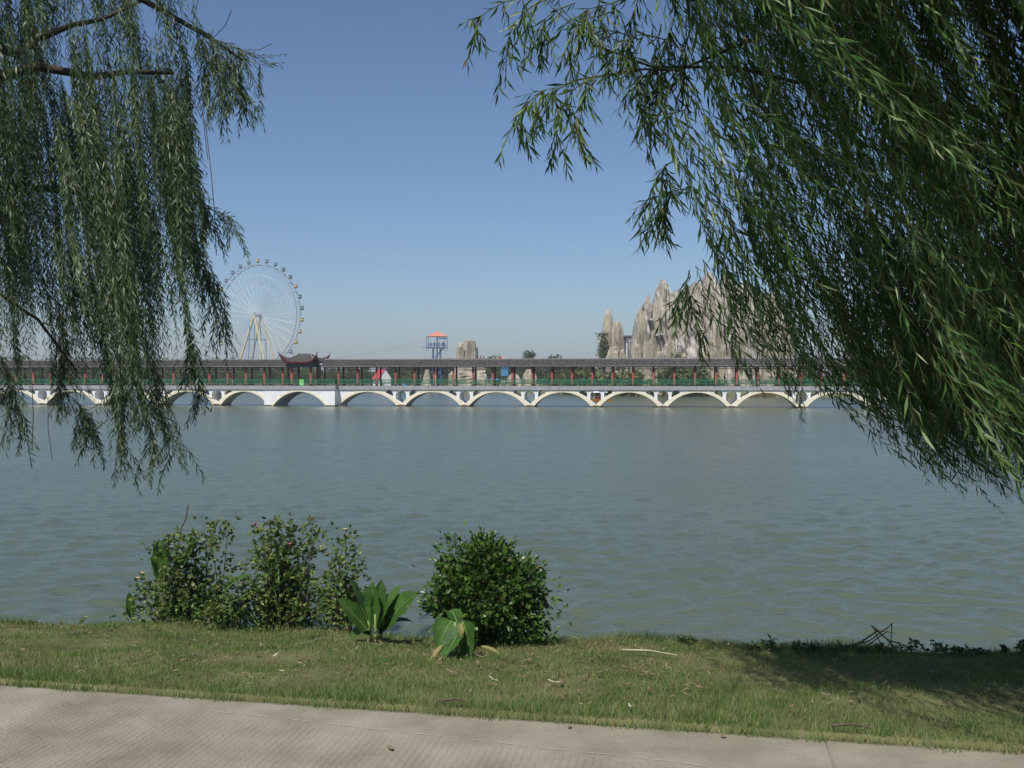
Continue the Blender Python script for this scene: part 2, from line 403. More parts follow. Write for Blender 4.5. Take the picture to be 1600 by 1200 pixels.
SHX = [-900, -60, -25, 0, 25, 42, 62, 120, 900]; SHY = [315, 296, 278, 262, 232, 212, 203, 200, 196]
shore = lambda x: np.interp(x, SHX, SHY)
xs = np.unique(np.concatenate([np.linspace(-6000, -300, 12), np.linspace(-300, 260, 141), np.linspace(260, 6000, 12)]))
offs = np.array([-8, -1.5, 0, 1.2, 4, 15, 40, 100, 300, 1200, 6000.0]); zz = np.array([-4, -3.0, -2.5, -1.7, -1.4, -1.2, -1.0, -0.8, -0.6, -0.4, 0.0])
GX, GO = np.meshgrid(xs, offs)
wob = 1.4 * np.sin(GX * 0.21) + 0.8 * np.sin(GX * 0.53 + 1)
GY = shore(GX) + GO + np.where(np.abs(GO) < 50, wob, 0); GZ = np.repeat(zz[:, None], len(xs), 1)
idx = np.arange(GX.size).reshape(GX.shape)
F = np.stack([idx[:-1, :-1].ravel(), idx[:-1, 1:].ravel(), idx[1:, 1:].ravel(), idx[1:, :-1].ravel()], 1)
tag(link('far_bank_ground', np_mesh('far_bank_ground', np.stack([GX.ravel(), GY.ravel(), GZ.ravel()], 1), F, [M['far_ground']], smooth=True)), kind='structure')
def far_z(x, y):
    return float(np.interp(y - shore(x), offs, zz))

# ------------------------------------------------------------------ covered bridge
SL = 0.143
def pu(x):
    k = (x - 800) / FPX
    return k * 140.5 / (1 + SL * k) / 0.98993
bridge = empty('covered_bridge', (0, 140.5, 0), -math.atan(SL))
tag(bridge, 'long white arched bridge with grey tiled covered walkway across the lake', 'bridge')
VF, VB = -0.6, 2.8
ZT, ZB = 0.33, -0.21
def circ(hs, zc, zs):
    rise = zc - zs; r = (hs * hs + rise * rise) / (2 * rise); return r, zc - r
def arch_mesh(hs, vf, vb, ext=0.67):
    ri, ci = circ(hs, -0.53, -2.45); re, ce = circ(hs + ext, -0.205, -2.3)
    n = 28; V = []; F = []
    for i in range(n + 1):
        t = -1 + 2 * i / n
        ui = t * hs; zi = ci + math.sqrt(max(0, ri * ri - ui * ui))
        ue = t * (hs + ext - 0.005); ze = ce + math.sqrt(max(0, re * re - ue * ue))
        for v in (vf, vb): V += [(ui, v, zi), (ue, v, ze)]
    for i in range(n):
        a = i * 4; b = a + 4
        F += [(a, a + 1, b + 1, b), (a + 2, b + 2, b + 3, a + 3), (a, b, b + 2, a + 2), (a + 1, a + 3, b + 3, b + 1)]
    F += [(0, 2, 3, 1), (n * 4, n * 4 + 1, n * 4 + 3, n * 4 + 2)]
    me = bpy.data.meshes.new('arch_ring'); me.from_pydata(V, [], F); me.materials.append(M['cream']); me.update(); return me
def ext_z(u_from_mid, hs, ext=0.67, off=0.0):
    re, ce = circ(hs + ext, -0.205, -2.3); return ce + math.sqrt(max(0, re * re - u_from_mid ** 2)) + off
P = 9.25; HS = P / 2 - 0.67
P0 = pu(628)
def spandrel_v():
    h = P / 2 - 0.004; top = ZB
    out = [(-h, top), (h, top)]
    for i in range(24, -1, -1):                       # lower edge lies inside the ring
        u = h * i / 24; out.append((u, ext_z(P / 2 - u, HS, off=-0.14)))
    for i in range(1, 25):
        u = -h * i / 24; out.append((u, ext_z(P / 2 + u, HS, off=-0.14)))
    holes = []
    a = 0.76; c = []
    for i in range(13):                               # arched head
        an = math.pi * i / 12; c.append((a * math.cos(an), -0.95 + 0.62 * math.sin(an)))
    for i in range(0, 9):
        u = -a + a * i / 8; c.append((u, ext_z(P / 2 + u, HS, off=0.01)))
    for i in range(1, 9):
        u = a * i / 8; c.append((u, ext_z(P / 2 - u, HS, off=0.01)))
    holes.append(c)
    for s in (-1, 1):
        c = []; u0, u1 = 1.17, 2.32
        z1 = ext_z(P / 2 - u1, HS, off=0.03)
        for i in range(11):
            an = math.pi * i / 10; u = (u0 + u1) / 2 - (u1 - u0) / 2 * math.cos(an)
            base = -0.78 + (z1 + 0.78) * (i / 10)
            c.append((s * u, min(-0.29, base + 0.44 * math.sin(an))))
        for i in range(0, 7):
            u = u1 - (u1 - u0) * i / 6; z = ext_z(P / 2 - u, HS, off=0.01)
            if i > 0: c.append((s * u, z))
        holes.append(c)
    return poly_wall('spandrel_wall', out, holes, VF + 0.05, VB - 0.05, M['white'])
ring = arch_mesh(HS, VF, VB); span = spandrel_v()
plinth = MB().box(-0.72, 0.72, VF - 0.06, VB + 0.06, -3.6, -2.40).mesh('pier_plinth', M['wet'])
piers = [P0 + P * k for k in list(range(-9, -2)) + list(range(0, 13))]
for u in piers:
    link('spandrel_wall', span, bridge, (u, 0, 0)); link('pier_plinth', plinth, bridge, (u, 0, 0))
for k in list(range(-9, -3)) + list(range(0, 12)):
    link('arch_ring', ring, bridge, (P0 + P * (k + 0.5), 0, 0))
# the wider bay that carries the pavilion, and the two bays beside it
UL, UR = pu(421), pu(530)
VP = -2.0
lp = P0 - 3 * P
hsL = (UL - lp - 0.67 - 0.1) / 2; cL = lp + 0.67 + hsL
link('arch_ring', arch_mesh(hsL, VF, VB), bridge, (cL, 0, 0))
hsR = (P0 - UR - 0.67 - 0.25) / 2; cR = P0 - 0.67 - hsR
link('arch_ring', arch_mesh(hsR, VF, VB), bridge, (cR, 0, 0))
o_ = [(lp + P / 2, ZB), (UL + 0.02, ZB), (UL + 0.02, -2.6), (UL - 0.12, -2.6)]
for u in np.linspace(cL + hsL, lp + P / 2, 16): o_.append((u, ext_z(u - cL, hsL, off=-0.16)))
link('spandrel_wall', poly_wall('spandrel_wall', o_, [], VF + 0.05, VB - 0.05, M['white']), bridge)
o_ = [(P0 - P / 2, ZB), (UR - 0.02, ZB), (UR - 0.02, -2.6), (UR + 0.27, -2.6)]
for u in np.linspace(cR - hsR, P0 - P / 2, 16): o_.append((u, ext_z(cR - u, hsR, off=-0.16)))
link('spandrel_wall', poly_wall('spandrel_wall', o_[::-1], [], VF + 0.05, VB - 0.05, M['white']), bridge)
A0, A1 = pu(434.5), pu(516)
cP = (A0 + A1) / 2; hP = (A1 - A0) / 2
ri, ci = circ(hP, -0.50, -2.6)
o_ = [(UL, ZB), (UR, ZB), (UR, -2.75), (cP + hP, -2.75)]
for u in np.linspace(cP + hP, cP - hP, 30): o_.append((u, ci + 0.012 + math.sqrt(max(0, ri * ri - (u - cP) ** 2))))
o_ += [(cP - hP, -2.75), (UL, -2.75)]
link('pavilion_bay_wall', poly_wall('pavilion_bay_wall', o_, [], VP, VB + 0.9, M['white']), bridge)
# cream band round its arch
V = []; F = []
for i in range(31):
    t = -1 + 2 * i / 30; u = t * hP; z = ci + math.sqrt(max(0, ri * ri - u * u))
    nrm = Vector((u, 0, z - ci)).normalized(); q = Vector((u, 0, z)) + nrm * 0.30
    for v in (VP - 0.05, VP + 0.4): V += [(u, v, z), (q.x, v, min(q.z, ZB - 0.004))]
for i in range(30):
    a = i * 4; b = a + 4
    F += [(a, a + 1, b + 1, b), (a + 2, b + 2, b + 3, a + 3), (a, b, b + 2, a + 2), (a + 1, a + 3, b + 3, b + 1)]
F += [(0, 2, 3, 1), (120, 121, 123, 122)]
MB().add([(x + cP, y, z) for x, y, z in V], F).build('arch_ring', M['cream'], bridge)
for a, b in ((UL - 0.03, A0 + 0.02), (A1 - 0.02, UR + 0.03)):
    MB().box(a, b, VP - 0.05, VB + 0.95, -3.6, -2.42).build('pier_plinth', M['wet'], bridge)
# deck in slabs, platform deck
U0, U1 = piers[0] - 2, piers[-1] + 2
us = [U0] + [p + P / 2 for p in piers[:-1] if not (UL - 3 < p + P / 2 < UR + 3)] + [UL, UR] + [U1]
us = sorted(us)
for a, b in zip(us[:-1], us[1:]):
    MB().box(a + 0.008, b - 0.008, VF - 0.16, VB + 0.16, ZB + 0.002, ZT).build('deck_slab', M['slab'], bridge)
MB().box(UL - 0.15, UR + 0.15, VP - 0.16, VF - 0.17, ZB + 0.002, ZT).build('deck_slab', M['slab'], bridge)
# columns, beams, rails
SP = 2.82; c0 = pu(558.7)
colm = MB().lathe([(0.19, ZT), (0.19, ZT + 0.12), (0.15, ZT + 0.16), (0.14, 3.2)], 10).mesh('column', M['red'], True)
k0 = int((U0 - c0) / SP); k1 = int((U1 - c0) / SP)
PC = pu(475.5)                     # middle of the pavilion
cu = [c0 + SP * k for k in range(k0, k1 + 1)]
for u in cu:
    if abs(u - PC) < 1.9: continue
    for v in (0.0, 2.2): link('column', colm, bridge, (u, v, 0))
GL, GR = pu(457.5), pu(503.5)      # the walkway roof stops at the pavilion
for a, b in ((U0, GL), (GR, U1)):
    for v in (0.0, 2.2):
        MB().box(a, b, v - 0.09, v + 0.09, 2.95, 3.18).build('eave_beam', M['teal'], bridge)
        MB().box(a, b, v - 0.05, v + 0.05, 2.70, 2.78).build('tie_rail', M['dark_red'], bridge)
pan = MB()
pan.box(0.05, SP - 0.05, -0.04, 0.04, 1.14, 1.23); pan.box(0.05, SP - 0.05, -0.025, 0.025, 0.62, 0.68)
nb = 17
for i in range(nb):
    u = 0.14 + (SP - 0.28) * i / (nb - 1); pan.box(u - 0.018, u + 0.018, -0.018, 0.018, 0.66, 1.18)
for u in (0.02, SP / 2): pan.box(u - 0.035, u + 0.035, -0.036, 0.036, ZT, 1.25)
panm = pan.mesh('railing_panel', M['green'])
for k in range(k0, k1 + 1):
    u = c0 + SP * k
    for v in (VF - 0.02, VB + 0.02):
        if v < 0 and UL - 1.5 < u < UR - 1: continue
        link('railing_panel', panm, bridge, (u, v, 0))
n_p = 4; stp = (UR - UL - 0.2) / n_p
for i in range(n_p):
    o = link('railing_panel', panm, bridge, (UL + 0.1 + stp * i, VP + 0.12, 0)); o.scale = (stp / SP, 1, 1)
for u in (UL + 0.1, UR - 0.1):
    o = link('railing_panel', panm, bridge, (u, VP + 0.12, 0), (0, 0, R(90))); o.scale = (0.5, 1, 1)
# low benches along the walkway
bench = MB().box(0.2, SP - 0.2, 0.12, 0.42, 0.74, 0.80).box(0.35, 0.45, 0.16, 0.38, ZT, 0.74).box(SP - 0.45, SP - 0.35, 0.16, 0.38, ZT, 0.74).mesh('bench', M['dark_red'])
for k in range(k0, k1, 1):
    u = c0 + SP * k
    if abs(u - PC) < 4.5 or k % 3 == 0: continue
    link('bench', bench, bridge, (u, 1.72, 0))
# tiled roof
def roof(a, b):
    ve0, vr, ve1 = -0.72, 1.1, 2.92; ze, zr = 3.13, 4.10
    m = MB()
    V = []
    for u in (a, b): V += [(u, ve0, ze), (u, vr, zr), (u, ve1, ze), (u, ve1, ze - 0.07), (u, vr, zr - 0.18), (u, ve0, ze - 0.07)]
    F = [(0, 6, 7, 1), (1, 7, 8, 2), (2, 8, 9, 3), (3, 9, 10, 4), (4, 10, 11, 5), (5, 11, 6, 0), (0, 1, 4, 5), (1, 2, 3, 4), (6, 11, 10, 7), (7, 10, 9, 8)]
    m.add(V, F); rf = m.build('roof', M['tile'], bridge)
    ribs = MB(); ends = MB()
    n = int((b - a) / 0.21)
    for i in range(n):
        u = a + 0.1 + 0.21 * i
        for v0, sgn in ((ve0 - 0.03, 1), (ve1 + 0.03, -1)):
            dz = random.uniform(-0.012, 0.012); r = 0.062
            V = []
            for (v, z) in ((v0, ze - 0.015), (vr, zr - 0.0)):
                for an in (0, 60, 120, 180):
                    V.append((u + r * math.cos(R(an)), v, z + dz + r * math.sin(R(an)) * 1.15))
            ribs.add(V, [(0, 4, 5, 1), (1, 5, 6, 2), (2, 6, 7, 3)])
            if sgn > 0:
                ends.add([(u + 0.055 * math.cos(R(q)), v0 - 0.008, ze - 0.01 + dz + 0.06 * math.sin(R(q))) for q in range(0, 360, 60)], [(0, 1, 2, 3, 4, 5)])
    tag(ribs.build('cover_tiles', M['tile'], rf), kind='stuff'); tag(ends.build('tile_ends', M['tile_end'], rf), kind='stuff')
    MB().box(a, b, vr - 0.11, vr + 0.11, zr - 0.03, zr + 0.13).build('ridge', M['ridge'], rf)
roof(U0, GL); roof(GR, U1)

# ------------------------------------------------------------------ pavilion on the bridge
pav = empty('pavilion', bridge.matrix_basis @ Vector((0, 0, 0)), 0)
Mb = Matrix.Translation((0, 140.5, 0)) @ Matrix.Rotation(-math.atan(SL), 4, 'Z')
pav.location = Mb @ Vector((PC, 0.2, ZT)); pav.rotation_euler = (0, 0, -math.atan(SL))
tag(pav, 'small pavilion with upturned grey tiled eaves rising from the bridge walkway', 'pavilion')
for su in (-1, 1):
    for sv in (-1, 1):
        MB().lathe([(0.24, 0), (0.24, 0.15), (0.19, 0.2), (0.18, 3.1)], 12).build('column', M['red'], pav, True, (su * 1.43, sv * 1.43, 0.002))
for s in (-1, 1):
    MB().box(-1.9, 1.9, s * 1.43 - 0.1, s * 1.43 + 0.1, 2.72, 3.02).build('beam', M['teal'], pav)
    MB().box(s * 1.43 - 0.095, s * 1.43 + 0.095, -1.9, 1.9, 2.74, 3.04).build('beam', M['teal'], pav)
    for t in (-1, 1):
        MB().box(s * 1.43 - 0.22, s * 1.43 + 0.22, t * 1.43 - 0.22, t * 1.43 + 0.22, 3.05, 3.35).build('bracket', M['teal'], pav)
MB().box(-1.62, 1.62, -1.62, 1.62, 3.045, 3.5).build('eave_board', M['dark_red'], pav)
def pav_z(u, v, a=2.55, b=2.55, r=0.9, lift=1.05):
    s = max(0, (abs(u) - r) / (a - r)); t = abs(v) / b; m = max(s, t, 1e-6); q = min(s, t) / m
    return 4.62 - 1.15 * (1 - (1 - min(m, 1)) ** 1.55) + lift * q ** 3 * m ** 3.2
n = 26; V = []; F = []
for i in range(n + 1):
    for j in range(n + 1):
        u = -2.55 + 5.1 * i / n; v = -2.55 + 5.1 * j / n; z = pav_z(u, v)
        k = 1 + 0.10 * (abs(u) / 2.55) ** 3 * (abs(v) / 2.55) ** 3
        V.append((u * k, v * k, z))
V += [(x, y, z - 0.10) for x, y, z in V]
W_ = n + 1; off = W_ * W_
for i in range(n):
    for j in range(n):
        a = i * W_ + j; q = (a, a + W_, a + W_ + 1, a + 1); F.append(q); F.append(tuple(off + x for x in q[::-1]))
prf = MB().add(V, F).build('roof', M['tile'], pav, True)
per = [i * W_ for i in range(n + 1)] + [n * W_ + j for j in range(1, n + 1)] + [i * W_ + n for i in range(n - 1, -1, -1)] + [j for j in range(n - 1, 0, -1)]
Vf = []; Ff = []
for p in per:
    x, y, z = V[p]; Vf += [(x * 1.012, y * 1.012, z + 0.03), (x * 1.012, y * 1.012, z - 0.19), (x * 0.96, y * 0.96, z - 0.19), (x * 0.96, y * 0.96, z - 0.02)]
m_ = len(per)
for i in range(m_):
    a = i * 4; b = ((i + 1) % m_) * 4
    Ff += [(a, b, b + 1, a + 1), (a + 1, b + 1, b + 2, a + 2), (a + 2, b + 2, b + 3, a + 3), (a, a + 3, b + 3, b)]
MB().add(Vf, Ff).build('fascia', M['dark_red'], prf)
MB().box(-1.0, 1.0, -0.1, 0.1, 4.56, 4.74).build('ridge', M['ridge'], prf)
for su in (-1, 1):
    for sv in (-1, 1):
        pts = [(su * (0.9 + 1.65 * t) * (1 + 0.1 * t ** 6), sv * 2.55 * t * (1 + 0.1 * t ** 6), pav_z(0.9 + 1.65 * t, 2.55 * t) + 0.06) for t in np.linspace(0.02, 1, 12)]
        MB().tube(pts, 0.085, 6).build('hip_ridge', M['ridge'], prf)
        x, y, z = pts[-1]
        MB().tube([(x, y, z), (x + su * 0.05, y + sv * 0.05, z + 0.15), (x + su * 0.12, y + sv * 0.12, z + 0.36)], [0.08, 0.06, 0.02], 6).build('finial', M['drytwig'], prf)

bn = empty('litter_bin', Mb @ Vector((pu(479.2), VP - 0.0 + 0.32, ZT)), -math.atan(SL))
bn.location = Mb @ Vector((pu(479.2), VP - 0.02, ZT + 0.002))
tag(bn, 'bright green box hung on the bridge railing before the pavilion', 'bin')
MB().box(-0.34, 0.34, -0.13, 0.06, 0.06, 0.86).build('body', M['bin'], bn)
MB().box(-0.38, 0.38, -0.14, 0.07, 0.862, 0.94).build('lid', M['bin'], bn)
MB().box(-0.25, 0.25, -0.14, -0.131, 0.18, 0.35).build('front_panel', M['bin_panel'], bn)

# ------------------------------------------------------------------ people
def person_mesh(top, legs, step=0.28, arm=0.3):
    bm_ = bpy.data.meshes.new('p')
    J = {'pel': (0, 0, .95), 'chest': (0, 0.02, 1.3), 'neck': (0, .01, 1.47), 'h1': (0, -.01, 1.55), 'h2': (0, -.02, 1.66), 'h3': (0, -.01, 1.73),
         'shl': (-.18, 0.01, 1.40), 'ell': (-.24, arm * .35, 1.13), 'wrl': (-.23, -arm * .1 - 0.05, .92), 'hal': (-.22, -arm * .1 - .07, .83),
         'shr': (.18, 0.01, 1.40), 'elr': (.24, -arm * .25, 1.13), 'wrr': (.23, -arm * .9, .95), 'har': (.22, -arm * 1.05, .88),
         'hil': (-.09, 0, .90), 'knl': (-.10, -step * .6, .50), 'anl': (-.10, -step, .09), 'tol': (-.10, -step - .15, .04),
         'hir': (.09, 0, .90), 'knr': (.10, step * .25, .50), 'anr': (.10, step, .12), 'tor': (.10, step - .13, .04)}
    Rd = {'pel': (.15, .11), 'chest': (.17, .11), 'neck': (.055, .055), 'h1': (.075, .085), 'h2': (.085, .10), 'h3': (.055, .06),
          'sh': (.06, .06), 'el': (.045, .045), 'wr': (.032, .032), 'ha': (.035, .022), 'hi': (.09, .09), 'kn': (.06, .06), 'an': (.04, .045), 'to': (.04, .03)}
    names = list(J); ix = {k: i for i, k in enumerate(names)}
    E = [('pel', 'chest'), ('chest', 'neck'), ('neck', 'h1'), ('h1', 'h2'), ('h2', 'h3')]
    for s in 'lr': E += [('chest', 'sh' + s), ('sh' + s, 'el' + s), ('el' + s, 'wr' + s), ('wr' + s, 'ha' + s), ('pel', 'hi' + s), ('hi' + s, 'kn' + s), ('kn' + s, 'an' + s), ('an' + s, 'to' + s)]
    bm_.from_pydata([J[k] for k in names], [(ix[a], ix[b]) for a, b in E], [])
    o = bpy.data.objects.new('p', bm_); col.objects.link(o)
    sk = o.modifiers.new('s', 'SKIN'); sb = o.modifiers.new('u', 'SUBSURF'); sb.levels = 1; sb.render_levels = 1
    if not bm_.skin_vertices: 
        with bpy.context.temp_override(object=o, active_object=o): bpy.ops.mesh.customdata_skin_add()
    for k in names:
        r = Rd.get(k) or Rd[k[:2]]; bm_.skin_vertices[0].data[ix[k]].radius = r
    bm_.skin_vertices[0].data[0].use_root = True
    dg = bpy.context.evaluated_depsgraph_get(); me = bpy.data.meshes.new_from_object(o.evaluated_get(dg)); me.name = 'body'
    bpy.data.objects.remove(o)
    me.materials.clear()
    for m_ in (top, legs, M['skin'], M['hair']): me.materials.append(m_)
    for p in me.polygons:
        c = p.center; p.use_smooth = True
        if c.z > 1.50: p.material_index = 3 if (c.y > -0.03 or c.z > 1.69) else 2
        elif c.z > 1.45: p.material_index = 2
        elif c.z > 0.93: p.material_index = 0
        elif abs(c.x) > 0.19: p.material_index = 2
        else: p.material_index = 1
    return me
people = [person_mesh(M['black_cloth'], M['black_cloth']), person_mesh(M['navy_cloth'], M['black_cloth'], 0.2, 0.2), person_mesh(M['white_cloth'], M['navy_cloth'], 0.3, 0.35), person_mesh(M['jean_cloth'], M['navy_cloth'], 0.1, 0.15)]
for px_, vi, pi, rz, lab in ((1133, 0.75, 0, 80, 'person in black walking alone under the bridge roof'), (1154, 0.9, 1, 95, 'person in navy top walking between the bridge columns'),
                        (1176.5, 1.2, 2, 85, 'person in white shirt walking on the bridge'), (1184.5, 0.7, 0, 88, 'person in black walking beside another on the bridge')):
    t = tag(link('person', people[pi], None, Mb @ Vector((pu(px_), vi, ZT)), (0, 0, R(rz) - math.atan(SL))), lab, 'person', 'people walking on the bridge')

# ------------------------------------------------------------------ boat seen under the arches
b = at(938, 627, 172); b.z = -2.6
boat = empty('pleasure_boat', b, R(8)); tag(boat, 'orange pleasure boat with white canopy behind the bridge arch', 'boat')
V = []; F = []
prof = [(-2.0, .35), (-1.6, .6), (-.5, .7), (.8, .65), (1.6, .4), (2.0, .06)]
for x, w_ in prof: V += [(x, -w_, .42), (x, w_, .42), (x, w_ * .6, -.25), (x, -w_ * .6, -.25)]
for i in range(len(prof) - 1):
    a = i * 4; c = a + 4
    for q in range(4): F.append((a + q, c + q, c + (q + 1) % 4, a + (q + 1) % 4))
F += [(0, 1, 2, 3), (23, 22, 21, 20)]
MB().add(V, F).build('hull', M['orange'], boat)
MB().box(-.9, .6, -.5, .5, .43, .75).box(-.95, -.75, -.5, .5, .75, 1.1).build('seat', M['dark_red'], boat)
for x in (-1.1, .8):
    for y in (-.5, .5): MB().tube([(x, y, .4), (x, y, 1.55)], .025).build('post', M['steel'], boat)
MB().add([(-1.4, -.75, 1.5), (1.1, -.75, 1.5), (1.1, .75, 1.5), (-1.4, .75, 1.5), (-1.4, 0, 1.72), (1.1, 0, 1.72)], [(0, 1, 5, 4), (3, 4, 5, 2), (0, 4, 3), (1, 2, 5), (0, 3, 2, 1)]).build('canopy', M['white'], boat)

# ------------------------------------------------------------------ ferris wheel
FD = 420.0; sc_ = FD / FPX
hub = at(402.5, 493, FD); RW = 79 * sc_
gz = far_z(hub.x, FD)
fw = empty('ferris_wheel', (hub.x, hub.y, gz), R(-25.5)); hz = hub.z - gz
tag(fw, 'tall white ferris wheel with coloured cabins beyond the bridge', 'ferris wheel')
def ringtube(r, y, rad, name, mt, n=90):
    pts = [(r * math.cos(2 * math.pi * i / n), y, r * math.sin(2 * math.pi * i / n) + hz) for i in range(n)]
    V = []; F = []
    for i, p in enumerate(pts):
        c = Vector((math.cos(2 * math.pi * i / n), 0, math.sin(2 * math.pi * i / n)))
        for q in range(4):
            an = R(45 + 90 * q); V.append(Vector(p) + c * rad * math.cos(an) + Vector((0, rad * math.sin(an), 0)))
    for i in range(n):
        for q in range(4): F.append((i * 4 + q, i * 4 + (q + 1) % 4, ((i + 1) % n) * 4 + (q + 1) % 4, ((i + 1) % n) * 4 + q))
    return MB().add(V, F).build(name, mt, fw, True)
for y in (-1.3, 1.3):
    ringtube(RW, y, 0.17, 'rim', M['rim']); ringtube(RW * 0.8, y, 0.06, 'inner_ring', M['steel']); ringtube(RW * 0.58, y, 0.05, 'inner_ring', M['steel'])
spm = {}
for s in (-1, 1):
    spm[s] = MB().tube([(0.9, s * 1.7, 0), (RW, s * 1.3, 0)], 0.055, 4).mesh('spoke', M['steel'])
lac = MB().tube([(RW * 0.58, 1.3, 0), (RW, -1.3, 0)], 0.035, 4).mesh('lacing', M['steel'])
for i in range(30):
    an = 2 * math.pi * i / 30 + 0.02
    for s in (-1, 1): link('spoke', spm[s], fw, (0, 0, hz), (0, -an, 0)); None
    link('lacing', lac, fw, (0, 0, hz), (0, -an, 0))
    x, z = RW * math.cos(an), RW * math.sin(an) + hz
    MB().tube([(x, -1.5, z), (x, 1.5, z)], 0.06, 4).build('cross_bar', M['rim'], fw)
MB().tube([(0, -2.2, hz), (0, 2.2, hz)], 0.7, 12).build('axle', M['rim'], fw)
for s in (-1, 1): MB().tube([(0, s * 1.6, hz), (0, s * 1.85, hz)], 1.3, 16).build('hub_disc', M['rim'], fw)
gm = {}
for nm in ('g_cream', 'g_blue', 'g_teal', 'g_yellow'):
    body = MB().lathe([(0.35, -1.0), (0.82, -0.8), (1.0, -0.25), (1.0, 0.45)], 14).mesh('cabin_body', M[nm], True)
    top = MB().lathe([(1.06, 0.75), (0.9, 1.0), (0.4, 1.2), (0.06, 1.28)], 14).mesh('cabin_roof', M[nm], True)
    gm[nm] = (body, top)
win = MB().lathe([(0.97, 0.45), (0.97, 0.75)], 14).mesh('cabin_window', M['glass'], True)
arm = MB().tube([(0, 0, 0), (0, 0, 1)], 0.07, 4).mesh('hanger', M['rim'])
seq = ['g_cream', 'g_blue', 'g_blue', 'g_teal', 'g_teal', 'g_yellow', 'g_teal', 'g_teal', 'g_yellow', 'g_cream', 'g_yellow', 'g_blue', 'g_teal', 'g_cream', 'g_yellow']
for i in range(30):
    an = math.pi / 2 - 2 * math.pi * i / 30; rr = RW + 1.75
    nm = seq[i % 15] if i < 20 else ['g_yellow', 'g_blue', 'g_cream', 'g_blue', 'g_teal', 'g_yellow', 'g_blue', 'g_blue', 'g_blue', 'g_blue'][i - 20]
    g = link('cabin', gm[nm][0], fw, (rr * math.cos(an), 0, hz + rr * math.sin(an)))
    g.scale = (.82, .82, .82)
    link('cabin_roof', gm[nm][1], g); link('cabin_window', win, g)
    MB().tube([(RW * math.cos(an), 0, hz + RW * math.sin(an)), ((rr - .2) * math.cos(an), 0, hz + (rr - .2) * math.sin(an))], 0.10, 4).build('hanger', M['rim'], fw)
for sy in (-1, 1):
    for sx in (-1, 1):
        MB().tube([(0, sy * 2.1, hz), (sx * 9.6, sy * 4.2, 0)], [0.38, 0.5], 8).build('support_leg', M['yellow'], fw)
    for t in (0.36, 0.74):
        xx = 9.6 * t; yy = sy * (2.1 + 2.1 * t); zz_ = hz * (1 - t)
        MB().tube([(-xx, yy, zz_), (xx, yy, zz_)], 0.16, 6).build('brace', M['blue'], fw)
    MB().tube([(-1.3, sy * 3.4, hz - 4), (-1.3, sy * 4.6, 0)], 0.14, 6).build('mast', M['blue'], fw)
    MB().tube([(1.3, sy * 3.4, hz - 4), (1.3, sy * 4.6, 0)], 0.14, 6).build('mast', M['blue'], fw)

# ------------------------------------------------------------------ zip-line tower
TD = 300.0; ts = TD / FPX
tp = at(682.5, 600, TD); tz = far_z(tp.x, TD)
tw = empty('zip_line_tower', (tp.x, TD, tz), R(12)); tag(tw, 'blue steel tower with salmon pyramid roof and open stair behind bridge', 'tower')
pz = CAMZ + (HOR - 543) * ts - tz; rz0 = CAMZ + (HOR - 526) * ts - tz; rz1 = CAMZ + (HOR - 517.5) * ts - tz
w_ = 2.75
for x in (-w_, w_):
    for y in (-w_, w_): MB().tube([(x * 1.02, y * 1.02, pz - 0.9), (x, y, rz0)], 0.09, 6).build('corner_post', M['blue'], tw)
for x in (-1.1, 1.1):
    for y in (-1.1, 1.1): MB().tube([(x, y, 0), (x, y, pz)], 0.12, 6).build('leg', M['blue'], tw)
MB().tube([(0.1, 0, 0), (0.1, 0, rz1 - 0.2)], 0.17, 8).build('mast', M['blue'], tw)
MB().box(-w_ - .1, w_ + .1, -w_ - .1, w_ + .1, pz - 0.18, pz).build('platform', M['blue'], tw)
for h in (0.55, 1.05):
    for s in (-1, 1):
        MB().tube([(-w_, s * w_, pz + h), (w_, s * w_, pz + h)], 0.045, 4).build('guard_rail', M['blue'], tw)
        MB().tube([(s * w_, -w_, pz + h), (s * w_, w_, pz + h)], 0.045, 4).build('guard_rail', M['blue'], tw)
MB().tube([(-w_ - 1.8, 0, pz), (-w_, 0, pz)], 0.10, 6).build('launch_arm', M['blue'], tw)
MB().add([(-2.95, -2.95, rz0), (2.95, -2.95, rz0), (2.95, 2.95, rz0), (-2.95, 2.95, rz0), (0, 0, rz1)], [(0, 1, 4), (1, 2, 4), (2, 3, 4), (3, 0, 4), (3, 2, 1, 0)]).build('roof', M['salmon'], tw)
MB().box(0.2, w_, -w_ + .1, -w_ + .4, rz0 - 0.75, rz0 - 0.4).build('signal_box', M['blue'], tw)
st = MB()
for s in (-.45, .45): st.tube([(1.9, -1.6 + s, pz), (-2.6, -1.6 + s, pz - 5.2), (-6.5, -1.6 + s, pz - 5.6)], 0.10, 4)
stair = st.build('stair_stringers', M['blue'], tw)
for i in range(18):
    t = i / 17; MB().box(1.9 - 4.5 * t - .14, 1.9 - 4.5 * t + .14, -2.05, -1.15, pz - 5.2 * t - .02, pz - 5.2 * t + .03).build('tread', M['blue'], stair)
for k, (x, y) in enumerate(((-.9, -1.4), (.5, -1.7), (1.7, -1.0), (2.0, .4), (-1.7, .5))):
    q = Matrix.Translation(tw.location) @ Matrix.Rotation(R(12), 4, 'Z') @ Vector((x, y, pz))
    tag(link('person', people[3 if k % 2 == 0 else 1], None, q, (0, 0, k * 1.3)), 'tiny figure in blue standing on the tower platform', 'person', 'people on the tower platform')
cab = MB(); e0 = Matrix.Translation(tw.location) @ Matrix.Rotation(R(12), 4, 'Z') @ Vector((-2.7, 0, pz + 2.0))
